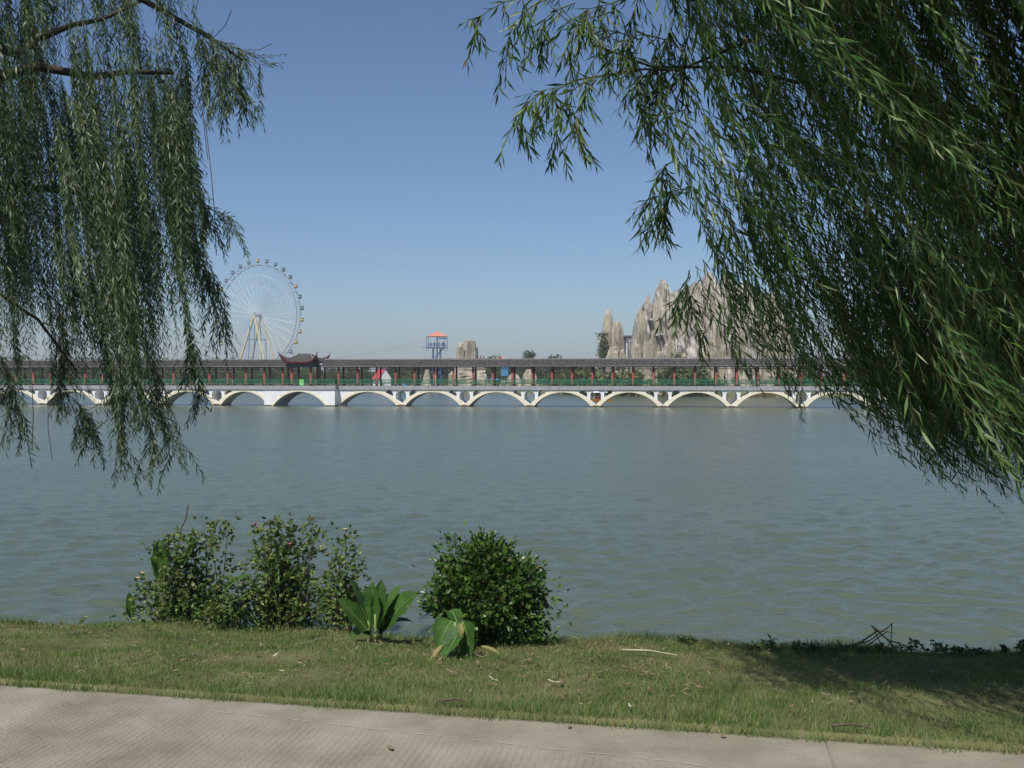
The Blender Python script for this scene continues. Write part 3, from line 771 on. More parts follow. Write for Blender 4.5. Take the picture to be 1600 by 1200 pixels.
# landing mast of the line, low among the trees
e1 = at(430, 566, 360); e1z = far_z(e1.x, 360)
lm = empty('zip_line_mast', (e1.x, e1.y, e1z)); tag(lm, 'grey landing mast of the zip line among the far trees', 'mast')
MB().tube([(0, 0, 0), (0, 0, e1.z - e1z + .2)], 0.15, 8).build('pole', M['rim'], lm)
MB().box(-.5, .5, -.12, .12, e1.z - e1z + .2, e1.z - e1z + .4).build('cross_head', M['rim'], lm)
for dy in (0, 0.6):
    pts = []
    for t in np.linspace(0, 1, 14):
        p = e0.lerp(e1, t); p.z -= 1.6 * 4 * t * (1 - t); p.z += dy * (1 - t); pts.append(p)
    o = MB().tube(pts, 0.022, 4).build('zip_line_cable', M['rim']); tag(o, 'thin zip line cable strung from the tower to the ferris wheel', 'cable', 'zip line cables')

# ------------------------------------------------------------------ cast rock formations
def rock_mesh(w, d, h, seed, taper=0.55, n=15, lev=11, lean=0.0, m='rock', jag=0.5, flat=False):
    r = np.random.default_rng(seed); V = []; F = []
    ph = r.uniform(0, 6.28, 6); fl = r.uniform(0.74, 1.2, n)
    cuts = np.sort(r.uniform(0.45, 1.0, n)) if jag else np.ones(n); r.shuffle(cuts)
    steps = np.cumsum(r.uniform(0, 1, lev + 1) ** 3); steps /= steps[-1]
    for i in range(lev + 1):
        t = i / lev; k = (1 - (1 - taper) * (0.6 * t + 0.4 * steps[i])) * (1 - (0.0 if flat else 0.42) * max(0, (t - .72) / .28) ** 1.6)
        for j in range(n):
            an = 2 * math.pi * j / n; rr = k * fl[j] * (1 + 0.07 * math.sin(3 * an + ph[0] + 5 * t) + 0.06 * math.sin(9 * t + ph[1] + j) + r.uniform(-.10, .10))
            zt = h * t * (1 - 0.09 * jag * (1 - cuts[j]) * t) + (r.uniform(-.03, .03) * h if 0 < i < lev else 0) + (r.uniform(-0.07, 0.02) * h * jag if i == lev else 0)
            V.append((w / 2 * rr * math.cos(an) + lean * t * h, d / 2 * rr * math.sin(an), zt))
    for i in range(lev):
        for j in range(n):
            j2 = (j + 1) % n; F.append((i * n + j, i * n + j2, (i + 1) * n + j2, (i + 1) * n + j))
    V.append((lean * h, 0, h * 0.985)); c = len(V) - 1
    for j in range(n): F.append((lev * n + j, lev * n + (j + 1) % n, c))
    me = bpy.data.meshes.new('rock'); me.from_pydata(V, [], F); me.materials.append(M[m]); me.update(); return me
def rock_at(name, parent_loc, px_, ytop, wpx, Y, parent, seed, taper, m='rock', deep=1.0, jag=0.5, lean=0.0, n=15, flat=False):
    s = Y / FPX; x = (px_ - 800) * s; z0 = -1.9
    h = CAMZ + (HOR - ytop) * s - z0
    return link(name, rock_mesh(wpx * s, wpx * s * deep, h, seed, taper, n=n, m=m, jag=jag, lean=lean, flat=flat), parent, Vector((x, Y, z0)) - Vector(parent_loc))
ml = Vector((48, 236, -1.9)); mt = empty('rock_mountain', ml); tag(mt, 'huge cast rock mountain of fluted grey beige pinnacles behind the bridge', 'rock formation')
# the cliff itself: a long fluted wall under a jagged skyline, narrow shafts standing before it
SKYX = [986, 992, 997, 1004, 1009, 1013, 1018, 1022, 1027, 1032, 1037, 1043, 1049, 1055, 1064, 1072, 1080, 1088, 1096, 1103, 1110, 1118, 1126, 1133, 1140, 1148, 1156, 1164, 1172, 1180, 1190, 1198, 1206, 1213, 1220, 1228, 1236, 1244]
SKYY = [560, 512, 488, 480, 470, 474, 482, 470, 455, 440, 438, 446, 462, 456, 450, 458, 446, 440, 450, 430, 426, 438, 446, 428, 432, 450, 446, 440, 452, 462, 458, 470, 455, 460, 476, 490, 512, 560]
CY = 236.0; nu, nt = 260, 46; V = []; F = []
ru = np.random.default_rng(55)
fl_ = np.cumsum(ru.normal(0, .30, nu + 1)); fl_ = np.convolve(fl_, np.ones(4) / 4, 'same'); fl_ -= np.convolve(fl_, np.ones(25) / 25, 'same'); crease = (ru.random(nu + 1) < .12) * ru.uniform(.8, 2.4, nu + 1)
for a in range(nu + 1):
    pxx = 986 + (1244 - 986) * a / nu; s0 = CY / FPX; x = (pxx - 800) * s0
    H = CAMZ + (HOR - (np.interp(pxx, SKYX, SKYY) + ru.uniform(-1.5, 2))) * s0 + 1.9
    for b in range(nt + 1):
        t = b / nt; z = t * H
        blk = .45 * math.sin(z * .9 + 3 * math.sin(x * .55)) + .3 * math.sin(z * 2.3 + x * 1.9)
        y = CY - 7.0 + 5.0 * t ** 1.3 + 1.3 * math.sin(x * .42 + 1) + fl_[a] * .8 + crease[a] * (.5 + .5 * math.sin(z * .4 + a)) + .75 * blk + ru.uniform(-.07, .07)
        V.append((x - ml.x + .25 * math.sin(z * .5 + a * .3) * t, y - ml.y, z))
    for b in range(2): V.append((x - ml.x, CY + 4 - ml.y, (1 - b) * H))
W2 = nt + 3
for a in range(nu):
    for b in range(W2 - 1): q = a * W2 + b; F.append((q, q + W2, q + W2 + 1, q + 1))
F += [tuple(range(W2))[::-1], tuple(nu * W2 + i for i in range(W2))]
MB().add(V, F).build('cliff_wall', M['rock_pink'], mt)
cols = [(1003, 484, 20, 229, .5), (1012, 457, 17, 235, .4), (1024, 472, 18, 231, .5), (1037, 436, 24, 234, .45), (1052, 462, 20, 230, .5), (1070, 452, 22, 231, .5),
        (1090, 441, 24, 233, .45), (1106, 425, 22, 234, .4), (1122, 452, 22, 230, .5), (1136, 428, 22, 234, .4), (1156, 448, 22, 231, .45), (1176, 458, 22, 232, .5), (1198, 462, 22, 231, .45), (1211, 453, 18, 234, .4), (1226, 486, 20, 231, .5),
        (1048, 530, 22, 225, .7), (1030, 548, 20, 224.5, .7), (1012, 530, 20, 226, .7), (995, 535, 20, 227, .6), (1110, 530, 26, 225, .65), (1160, 520, 26, 226, .65), (1205, 525, 28, 226, .6), (1235, 520, 20, 230, .5)]
for i, (a, y, w_, Y, tp_) in enumerate(cols):
    rock_at('rock_column', ml, a, y, w_, Y, mt, 100 + i, tp_ + .12, 'rock', 0.8, n=9, jag=1.0)
for i, (a, y) in enumerate(((1018, 499), (1027, 523), (1035, 522), (1008, 545), (1058, 538))):
    q = at(a, y, 229.2) - ml; MB().box(-.4, .4, -.25, 4.5, -.2, .18).build('rock_ledge', M['rock_pink'], mt, loc=q)
pl = Vector((24, 240, -1.9)); pin = empty('rock_pinnacles', pl); tag(pin, 'pair of tapering rock pinnacles with ivy beside the grey block', 'rock formation')
for i, (a, y, w_, Y, tp_) in enumerate(((950, 482, 36, 243, .5), (965, 500, 28, 240, .5), (961, 540, 32, 237, .75), (972, 545, 16, 239, .7), (944, 520, 20, 241, .6))):
    rock_at('rock_column', pl, a, y, w_, Y, pin, 160 + i, tp_, 'rock', 0.9, n=9, jag=.8)
sl = Vector((-12, 288, -1.9)); stump = empty('rock_pillar', sl); tag(stump, 'flat topped fluted rock pillar rising above the walkway roof', 'rock formation')
for i, (a, y, w_, Y, tp_) in enumerate(((726, 535, 18, 290, .9), (735, 531, 17, 288, .9), (743, 542, 10, 291, .85), (720, 541, 12, 289, .9), (731, 574, 60, 284, .8), (712, 578, 22, 281, .75), (752, 590, 34, 281, .6))):
    rock_at('rock_column', sl, a, y, w_, Y, stump, 180 + i, tp_, 'rock', 0.8, flat=(i < 5))
def boulder(px_, ytop, wpx, Y, seed, lab, taper=.45):
    s = Y / FPX; x = (px_ - 800) * s; z0 = far_z(x, Y) - 0.3
    me = rock_mesh(wpx * s, wpx * s * .8, CAMZ + (HOR - ytop) * s - z0, seed, taper, n=13, lev=7, jag=.25)
    tag(link('boulder', me, None, (x, Y, z0)), lab, 'boulder')
boulder(667, 577, 19, 283, 201, 'upright egg shaped boulder between two red columns')
boulder(681, 586, 9, 282, 204, 'small boulder leaning beside the egg shaped boulder')
boulder(827, 576, 26, 274, 202, 'big rounded boulder on the far bank beyond the bridge')
boulder(803, 584, 30, 272, 203, 'low wide boulder joined to the big rounded one')
shr_labels = 'pale stone lying at the far waterline under the arches'
for i, a in enumerate((666, 671, 676, 683, 768, 776, 783, 790, 800, 990, 1000, 1008, 1018, 1030)):
    k = (a - 800) / FPX; Y = 262.0
    for _ in range(8): Y = float(shore(k * Y)) - 0.4
    me = rock_mesh(random.uniform(.9, 2.1), random.uniform(.8, 1.4), random.uniform(.8, 1.5), 220 + i, .55, n=9, lev=4, jag=.3, m='rock')
    tag(link('shore_stone', me, None, (k * Y, Y, -2.9)), shr_labels, 'stone', 'stones along the far waterline')

# ------------------------------------------------------------------ houses on the far bank
def xy(px_, Y): return (px_ - 800) / FPX * Y
hx = xy(597, 287); hzz = far_z(hx, 287)
ho = empty('white_cottage', (hx, 287, hzz), R(-58)); tag(ho, 'small white cottage with steep red gable roof seen between the columns', 'house')
a_, b_, hw, hr = 2.3, 1.75, 2.9, 5.35
MB().add([(-a_, -b_, 0), (a_, -b_, 0), (a_, b_, 0), (-a_, b_, 0), (-a_, -b_, hw), (a_, -b_, hw), (a_, b_, hw), (-a_, b_, hw), (-a_, 0, hr - .1), (a_, 0, hr - .1)],
         [(0, 1, 5, 4), (2, 3, 7, 6), (1, 2, 6, 9, 5), (3, 0, 4, 8, 7)]).build('wall', M['white'], ho)
for s in (-1, 1):
    MB().add([(-a_ - .3, s * (b_ + .3), hw - .42), (a_ + .08, s * (b_ + .3), hw - .42), (a_ + .08, 0, hr), (-a_ - .3, 0, hr), (-a_ - .3, s * (b_ + .3), hw - .3), (a_ + .08, s * (b_ + .3), hw - .3), (a_ + .08, 0, hr + .13), (-a_ - .3, 0, hr + .13)],
             [(0, 1, 2, 3), (4, 7, 6, 5), (0, 4, 5, 1), (1, 5, 6, 2), (3, 2, 6, 7), (0, 3, 7, 4)]).build('roof', M['red_roof'], ho)
wi = MB().box(-1.5, -.6, -b_ - .05, -b_ + .02, 1.2, 2.2).build('window', M['steel'], ho); MB().box(-1.42, -.68, -b_ - .07, -b_ - .051, 1.28, 2.12).build('pane', M['glass'], wi)
MB().box(.5, 1.3, -b_ - .05, -b_ + .02, 0, 1.95).build('door', M['dark_red'], ho)
def block(name, px0, px1, ytop, Y, lab, wall, cat='building', deep=10, rows=3, colsn=3, rz=0.0):
    s = Y / FPX; x0, x1 = (px0 - 800) * s, (px1 - 800) * s; z0 = far_z((x0 + x1) / 2, Y); h = CAMZ + (HOR - ytop) * s - z0; w2 = (x1 - x0) / 2
    o = empty(name, ((x0 + x1) / 2, Y, z0), rz); tag(o, lab, cat)
    MB().box(-w2, w2, 0, deep, 0, h).build('wall', wall, o); MB().box(-w2 - .25, w2 + .25, -.25, deep + .25, h + .002, h + .35).build('parapet', wall, o)
    for r_ in range(rows):
        for c in range(colsn):
            cx = -w2 + 2 * w2 * (c + .5) / colsn; cz = h * (r_ + .5) / rows; ww = min(1.0, w2 / colsn * .6); wh = h / rows * .28
            f = MB().box(cx - ww, cx + ww, -.08, .02, cz - wh, cz + wh).build('window', M['white'], o); MB().box(cx - ww + .12, cx + ww - .12, -.1, -.081, cz - wh + .12, cz + wh - .12).build('pane', M['glass'], f)
    return o
gb = block('grey_block', 979, 1000, 526, 262, 'plain grey block with white corner columns behind the rock pinnacles', M['grey_wall'], rows=3, colsn=1)
for x in (-1.75,):
    MB().box(x - .12, x + .12, -.6, -.26, 0, 11.5).build('corner_column', M['white'], gb)
block('white_building', 1574, 1640, 524, 262, 'white building half hidden behind the drooping willow leaves', M['white'], rows=3, colsn=5)
for px0, px1, yt, Y, nm in ((744, 754, 558, 360, 'low far house with pale wall beside the rock pillar'), (776, 789, 557, 365, 'low far house with pink roof beyond the trees')):
    s = Y / FPX; cx = ((px0 + px1) / 2 - 800) * s; w2 = (px1 - px0) / 2 * s; z0 = far_z(cx, Y); h = CAMZ + (HOR - yt) * s - z0
    o = empty('far_house', (cx, Y, z0)); tag(o, nm, 'house')
    MB().box(-w2, w2, 0, 5, 0, h - 1.0).build('wall', M['white'], o)
    MB().add([(-w2 - .3, -.3, h - 1.0), (w2 + .3, -.3, h - 1.0), (w2 + .3, 5.3, h - 1.0), (-w2 - .3, 5.3, h - 1.0), (-w2 * .6, 2.5, h), (w2 * .6, 2.5, h)], [(0, 1, 5, 4), (1, 2, 5), (2, 3, 4, 5), (3, 0, 4), (3, 2, 1, 0)]).build('roof', M['salmon'], o)
s = 285 / FPX; bx = xy(788.5, 285)
bb = empty('blue_board', (bx, 285, far_z(bx, 285))); tag(bb, 'tall blue board standing among the trees beyond the bridge', 'board')
hgt = CAMZ + (HOR - 571) * s - far_z(bx, 285)
MB().box(-1.05, 1.05, -.08, .08, hgt - 3.0, hgt).build('panel', M['blue_board'], bb)
for x in (-.9, .9): MB().tube([(x, .1, 0), (x, .1, hgt - .2)], .07, 6).build('post', M['rim'], bb)
for px_, Y, lab in ((772, 277, 'blue market canopy beside the rock pillar'), (627, 280, 'blue market canopy near the white cottage')):
    x = xy(px_, Y); o = empty('canopy_tent', (x, Y, far_z(x, Y)), R(20)); tag(o, lab, 'tent')
    for a in (-1.3, 1.3):
        for c in (-1.3, 1.3): MB().tube([(a, c, 0), (a, c, 2.0)], .04, 6).build('post', M['steel'], o)
    MB().add([(-1.6, -1.6, 1.95), (1.6, -1.6, 1.95), (1.6, 1.6, 1.95), (-1.6, 1.6, 1.95), (0, 0, 2.8)], [(0, 1, 4), (1, 2, 4), (2, 3, 4), (3, 0, 4), (3, 2, 1, 0)]).build('cover', M['blue_board'], o)

# ------------------------------------------------------------------ leaves and strands (vectorised)
def unit(a): return a / np.maximum(np.linalg.norm(a, axis=-1, keepdims=True), 1e-9)
def leaves_geo(Pp, D, Nn, Ln, Wd, fold=0.25, bend=0.15, wide=0.42):
    """five points a leaf: base, middle of the rib, tip, and the two edges"""
    D = unit(D); S = unit(np.cross(D, Nn)); Nn = np.cross(S, D)
    L = Ln[:, None]; W = Wd[:, None] / 2
    B = Pp; Md = Pp + D * L * 0.5 - Nn * L * bend * 0.2; T = Pp + D * L * 0.97 - Nn * L * bend
    Lf = Pp + D * L * wide + S * W + Nn * W * fold; Rt = Pp + D * L * wide - S * W + Nn * W * fold
    n = len(Pp); V = np.stack([B, Md, T, Lf, Rt], 1).reshape(-1, 3)
    q = np.array([[0, 4, 1], [4, 2, 1], [0, 1, 3], [1, 2, 3]])
    F = (np.arange(n)[:, None, None] * 5 + q[None]).reshape(-1, 3)
    return V, F
def tubes_geo(PL, r0, r1):
    """PL (s,k,3) lines -> triangular tubes"""
    s, k, _ = PL.shape
    T = np.gradient(PL, axis=1); T = unit(T)
    ref = np.zeros_like(T); ref[..., 1] = 1.0
    A = unit(np.cross(T, ref)); Bv = np.cross(A, T)
    rr = np.linspace(0, 1, k)[None, :, None]; rad = np.asarray(r0).reshape(-1, 1, 1) * (1 - rr) + np.asarray(r1).reshape(-1, 1, 1) * rr
    V = np.stack([PL + rad * (A * math.cos(a) + Bv * math.sin(a)) for a in (0, 2.094, 4.189)], 2).reshape(-1, 3)
    base = (np.arange(s)[:, None, None] * k + np.arange(k - 1)[None, :, None]) * 3
    j = np.arange(3)[None, None, :]; j2 = (j + 1) % 3
    F = np.stack([base + j, base + j2, base + 3 + j2, base + 3 + j], -1).reshape(-1, 4)
    F = np.concatenate([F[:, [0, 1, 2]], F[:, [0, 2, 3]]])
    return V, F
def strands_mesh(name, PL, spacing, leaf_len, leaf_w, lm, tm, r0=0.0022, r1=0.0008, spread=0.65, start=0.0, skip=0.1):
    """PL (s,k,3): drooping shoots; narrow leaves set alternately along each"""
    s, k, _ = PL.shape
    seg = np.linalg.norm(np.diff(PL, axis=1), axis=2); cum = np.concatenate([np.zeros((s, 1)), np.cumsum(seg, 1)], 1)
    Pn = []; Dn = []; Sz = []
    for i in range(s):
        tot = cum[i, -1]; n = max(2, int(tot * (1 - start) / spacing))
        q = tot * start + np.arange(n) * spacing + rng.uniform(-.3, .3, n) * spacing
        q = q[rng.random(n) > skip]; q = np.clip(q, 0, tot - 1e-4); n = len(q)
        p = np.stack([np.interp(q, cum[i], PL[i, :, c]) for c in range(3)], 1)
        p2 = np.stack([np.interp(np.clip(q + 0.02, 0, tot), cum[i], PL[i, :, c]) for c in range(3)], 1)
        p1 = np.stack([np.interp(np.clip(q - 0.02, 0, tot), cum[i], PL[i, :, c]) for c in range(3)], 1)
        t = unit(p2 - p1); an = np.arange(n) * 2.4 + rng.uniform(0, 6.28) + rng.uniform(-.5, .5, n)
        ref = unit(np.cross(t, np.array([0.3, 1.0, 0.2]))); rf2 = np.cross(t, ref)
        side = ref * np.cos(an)[:, None] + rf2 * np.sin(an)[:, None]
        sp = spread * rng.uniform(.6, 1.4, n)[:, None]
        d = unit(t + side * sp + np.array([0.10, 0, -0.35])); Pn.append(p); Dn.append(d)
        f = q / tot; Sz.append((0.75 + 0.5 * np.sin(np.pi * np.clip(f, 0, 1) ** 0.8)) * rng.uniform(.7, 1.15, n) * np.where(f > .93, .75, 1))
    Pp = np.concatenate(Pn); D = np.concatenate(Dn); S = np.concatenate(Sz)
    Nn = unit(np.cross(D, rng.normal(size=D.shape)))
    Vl, Fl = leaves_geo(Pp, D, Nn, leaf_len * S, leaf_w * S * rng.uniform(.8, 1.2, len(S)), 0.3, rng.uniform(-.1, .35, (len(S), 1)))
    Vt, Ft = tubes_geo(PL, np.full(s, r0), np.full(s, r1))
    V = np.concatenate([Vl, Vt]); Fa = np.concatenate([Fl, Ft + len(Vl)])
    return np_mesh(name, V, Fa, [lm, tm], np.concatenate([np.zeros(len(Fl)), np.ones(len(Ft))]), smooth=False)
def inside(poly, x, y):
    x = np.asarray(x); y = np.asarray(y); c = np.zeros(x.shape, bool); n = len(poly)
    for i in range(n):
        x0, y0 = poly[i]; x1, y1 = poly[(i + 1) % n]
        cond = ((y0 > y) != (y1 > y)) & (x < (x1 - x0) * (y - y0) / (y1 - y0 + 1e-12) + x0); c ^= cond
    return c
def project(PL):
    d = PL[..., 1]; return 800 + PL[..., 0] / d * FPX, HOR - (PL[..., 2] - CAMZ) / d * FPX
def droop(start, length, tilt0, tilt1, az, k=9, wob=0.03):
    """shoots that start at tilt0 from straight down (radians) and end at tilt1, leaning toward azimuth az"""
    s = len(start); t = np.linspace(0, 1, k)
    tl = tilt0[:, None] + (tilt1 - tilt0)[:, None] * t[None]
    hor = np.sin(tl); dz = -np.cos(tl)
    ca = az[:, None] + np.cumsum(rng.normal(0, .12, (s, k)), 1)
    d = np.stack([hor * np.cos(ca), hor * np.sin(ca), dz], 2) + rng.normal(0, wob, (s, k, 3))
    step = length[:, None, None] / (k - 1)
    pts = start[:, None, :] + np.concatenate([np.zeros((s, 1, 3)), np.cumsum(d[:, 1:] * step, 1)], 1)
    return pts

def at_np(x, y, d): return np.stack([(x - 800) / FPX * d, d, CAMZ - (y - HOR) / FPX * d], 1)

def willow(label, trunk, limbs, poly, n, dr, lens, tilts, leaf, spacing, lm, sx, sy, thin=None, front=60, tmat='twig', keep_fr=0.86, clump=(6, .08), spread=.65, extra=None, upper=None):
    root = empty('willow_tree', trunk[0]); tag(root, label, 'tree')
    O = Vector(trunk[0]); 
    MB().tube([Vector(p) - O for p in trunk], [0.24, 0.2, 0.17, 0.13][:len(trunk)], 10).build('trunk', M['bark'], root, True)
    for pts, r in limbs:
        k = len(pts); MB().tube([Vector(p) - O for p in pts], [r * (1 - 0.75 * i / (k - 1)) for i in range(k)], 7).build('limb', M['bark'], root, True)
    got = []; tot = 0; tries = 0
    while tot < n and tries < 60:
        tries += 1; m = n * 2
        d = rng.uniform(*dr, m); x = rng.uniform(*sx, m); y = rng.uniform(*sy, m)
        st = at_np(x, y, d); ln = rng.uniform(*lens, m); az = rng.normal(0.0, 0.5, m)
        t0 = rng.uniform(*tilts[0], m); t1 = rng.uniform(*tilts[1], m)
        PL = droop(st, ln, t0, t1, az); X, Y = project(PL)
        jx = rng.normal(0, 16, (m, 1)); jy = rng.normal(0, 22, (m, 1))
        ok = (inside(poly, X + jx, Y + jy)).mean(1) >= keep_fr
        ok &= inside(poly, X[:, -1] + jx[:, 0], Y[:, -1] + jy[:, 0]) & (PL[:, :, 2].min(1) > 0.25)
        if thin is not None: ok &= rng.random(m) < thin(X[:, 4], Y[:, 4], PL[:, 4, 1])
        got.append(PL[ok]); tot += ok.sum()
    PL = np.concatenate(got)[:n]
    cn, cs = clump; rp_ = []
    for c in range(cn):                      # each shoot hangs in a little curtain of its neighbours
        j = PL + (rng.normal(0, cs, (len(PL), 1, 3)) if c else 0)
        f = rng.uniform(.6, 1.12, (len(PL), 1, 1)) if c else 1.0
        t_ = np.linspace(0, 1, PL.shape[1])[None, :, None]
        j = j[:, :1] + (j - j[:, :1]) * f + rng.normal(0, cs * .9, (len(PL), 1, 3)) * t_ * np.array([1, 1, .2])
        rp_.append(j)
    PL = np.concatenate(rp_)
    X, Y = project(PL); PL = PL[(inside(poly, X, Y).mean(1) >= .7) & (PL[:, :, 2].min(1) > .3)]
    if extra is not None: PL = np.concatenate([PL, extra])
    order = np.argsort(PL[:, 4, 1]); vis = [i for i in order if (0 < project(PL[i])[0][4] < 1600 and 0 < project(PL[i])[1][4] < 900)]
    fr = set(vis[:front]); rest = np.array([i for i in range(len(PL)) if i not in fr])
    Oa = np.array(O)
    tag(link('crown', strands_mesh('crown', PL[rest] - Oa, spacing, leaf[0], leaf[1], M[lm], M[tmat], spread=spread), root), kind='stuff')
    if upper is not None: tag(link('upper_crown', strands_mesh('upper_crown', upper[:, ::2] - Oa, spacing * 1.45, leaf[0] * 1.12, leaf[1] * 1.3, M[lm], M[tmat], spread=spread), root), kind='stuff')
    for i in fr: link('hanging_branch', strands_mesh('hanging_branch', PL[i:i + 1] - Oa, spacing, leaf[0], leaf[1], M[lm], M[tmat]), root)
    return root, O

# right-hand willow, close by: its crown hangs over the bank and streams to the right in the wind
polyR = [(930, -1300), (935, 0), (960, 110), (1010, 190), (1044, 260), (1082, 330), (1052, 420), (1050, 480), (1085, 550), (1165, 580), (1205, 618), (1262, 655), (1330, 662),
         (1400, 705), (1480, 748), (1600, 800), (1900, 930), (2300, 1000), (2300, -1300)]
def thinR(x, y, d):
    xc = 1075 + 0.42 * np.clip(y - 150, 0, 520)
    e = np.where(x < xc, np.clip(np.where(y < 190, .34 - (xc - x) / 700, .17 - (xc - x) / 1500), .05, 1), np.clip(.3 + (x - xc) / 90, 0, 1))
    back = np.where((d < 5.4) & (y > 300) & (x < 1440 + .25 * (y - 300)), .10, 1.0)     # the upper crown overhangs the lower
    return e * back
trR = [(5.0, 6.0, -0.2), (4.9, 6.0, 1.2), (4.7, 6.1, 2.6), (4.4, 6.2, 4.2)]
limR = [([(4.7, 6.1, 2.6), (3.6, 5.8, 3.6), (2.4, 5.5, 3.9), (1.5, 5.2, 3.7)], .07), ([(4.6, 6.1, 3.2), (3.9, 5.2, 4.4), (2.9, 4.7, 4.7)], .06), ([(4.5, 6.2, 3.6), (3.6, 7.2, 4.8), (2.6, 8.0, 4.9)], .06),
        ([(4.8, 6.0, 2.2), (4.0, 7.2, 2.9), (3.2, 8.4, 3.2)], .05), ([(4.4, 6.2, 4.2), (3.8, 6.0, 5.6), (2.8, 5.6, 6.2)], .06), ([(4.8, 6.0, 2.0), (3.8, 5.6, 2.5), (2.9, 5.5, 2.6), (2.2, 5.4, 2.4)], .035)]
def upper_crown(n, cn, cs, lo=(-.1, 1.6, 3.4), hi=(5.5, 6.5, 6.2)):
    m = n * 3; st = np.stack([rng.uniform(lo[i], hi[i], m) for i in range(3)], 1)
    PL = droop(st, rng.uniform(.6, 1.5, m), rng.uniform(.1, .6, m), rng.uniform(.2, .8, m), rng.normal(0, .6, m))
    PL = np.concatenate([PL + rng.normal(0, cs, (m, 1, 3)) for _ in range(cn)])
    X, Y = project(PL); dome = ((PL[:, 4, 0] - 3.2) / 3.3) ** 2 + ((PL[:, 4, 1] - 4.4) / 3.2) ** 2 < 1
    ok = ((Y < -12) | (X > 1630)).all(1) & dome & (PL[:, 4, 1] > 2.95); PL = PL[ok]; rng.shuffle(PL); return PL[:n * cn]
def more_shoots(poly, n, dr, lens, t0, t1, sx, sy, cn, cs):
    m = n * 8; d = rng.uniform(*dr, m); st = at_np(rng.uniform(*sx, m), rng.uniform(*sy, m), d)
    PL = droop(st, rng.uniform(*lens, m), rng.uniform(*t0, m), rng.uniform(*t1, m), rng.normal(0, .4, m)); X, Y = project(PL)
    PL = PL[(inside(poly, X + rng.normal(0, 14, (m, 1)), Y + rng.normal(0, 14, (m, 1))).mean(1) > .93)][:n]
    return np.concatenate([PL + (rng.normal(0, cs, (len(PL), 1, 3)) if c else 0) for c in range(cn)])
wr, OR = willow('dense dark green willow with long leaves streaming over the right bank', trR, limR, polyR, 740, (3.5, 8.4), (0.7, 1.9), ((0.05, 0.5), (0.35, 1.1)), (0.092, 0.0108), 0.027, 'willow_near',
                (1000, 1980), (-750, 640), thinR, 70, clump=(5, .10), upper=np.concatenate([upper_crown(600, 4, .1), upper_crown(640, 4, .1, (.5, 3.0, 3.5), (3.6, 5.6, 4.9))]), extra=np.concatenate([more_shoots(polyR, 150, (5.6, 8.4), (.6, 1.3), (.2, .5), (.5, 1.0), (1290, 1680), (330, 640), 5, .09), more_shoots(polyR, 22, (4.4, 6.5), (.5, 1.0), (.1, .4), (.3, .8), (1050, 1210), (260, 500), 3, .07)]))
# its sparse outer sprays against the sky
def spray(root, O, lines, dep, leaf, spacing, lm, k=9, n_side=2, side_len=0.25, tmat='twig'):
    for (pts, d) in lines:
        P3 = [np.array(at(x, y, d + dep)) for x, y in pts]
        cum = np.linspace(0, 1, len(P3)); t = np.linspace(0, 1, k)
        main = np.stack([np.interp(t, cum, [p[c] for p in P3]) for c in range(3)], 1)
        main += rng.normal(0, .008, main.shape); main[1:-1] = (main[:-2] + main[1:-1] * 2 + main[2:]) / 4
        PLs = [main]
        for q in range(n_side):
            i = rng.integers(2, k - 2); st = main[i][None]
            PLs.append(droop(st, np.array([side_len * rng.uniform(.6, 1.4)]), np.array([rng.uniform(.2, 1.0)]), np.array([rng.uniform(.0, .5)]), np.array([rng.uniform(-3, 3)]), k)[0])
        link('hanging_branch', strands_mesh('hanging_branch', np.stack(PLs) - np.array(O), spacing, leaf[0], leaf[1], M[lm], M[tmat], 0.004, 0.0012), root)
linesR = [([(880, -10), (790, 5), (745, 25), (712, 50)], 0), ([(880, -5), (820, 10), (790, 60), (785, 110)], .1), ([(900, 5), (850, 20), (845, 70), (848, 115)], .2),
          ([(960, 20), (905, 30), (890, 70), (875, 90)], 0), ([(1000, 60), (930, 45), (885, 25), (850, -5)], .3), ([(1000, 110), (920, 120), (860, 140), (805, 150)], 0),
          ([(900, 125), (850, 150), (830, 190), (835, 232)], .1), ([(925, 120), (880, 150), (870, 200), (866, 238)], .2), ([(930, 120), (905, 160), (900, 195), (905, 222)], 0), ([(850, 145), (820, 160), (808, 185), (800, 190)], 0),
          ([(1100, 100), (1040, 105), (990, 100), (920, 50)], .2), ([(1050, 60), (990, 50), (950, 90), (935, 150)], 0), ([(1060, 90), (1010, 110), (985, 150), (985, 205)], .1), ([(1080, 120), (1030, 140), (1000, 170), (1015, 210)], .2),
          ([(1000, -20), (985, 30), (980, 70), (995, 120)], .3), ([(940, -20), (930, 20), (945, 60), (950, 110)], .2), ([(1060, -20), (1050, 40), (1045, 90), (1055, 150)], .1), ([(1070, 170), (1030, 180), (1010, 190), (1000, 205)], 0),
          ([(1080, 290), (1040, 300), (1005, 312), (980, 350)], .1), ([(1060, 250), (1035, 262), (1022, 290), (1020, 325)], 0), ([(1075, 300), (1030, 320), (1020, 350), (1055, 385)], .1), ([(1010, -15), (960, 10), (910, 10), (880, 60)], .2),
          ([(1080, 420), (1070, 450), (1060, 480), (1048, 500)], .2), ([(1090, 440), (1075, 470), (1090, 510), (1100, 545)], .3), ([(1030, 40), (1020, 80), (1040, 130), (1030, 170)], .2), ([(1085, 20), (1070, 70), (1060, 120), (1075, 180)], .1)]
spray(wr, OR, linesR, 5.0, (0.088, 0.0115), 0.022, 'willow_near', n_side=7, side_len=0.20)
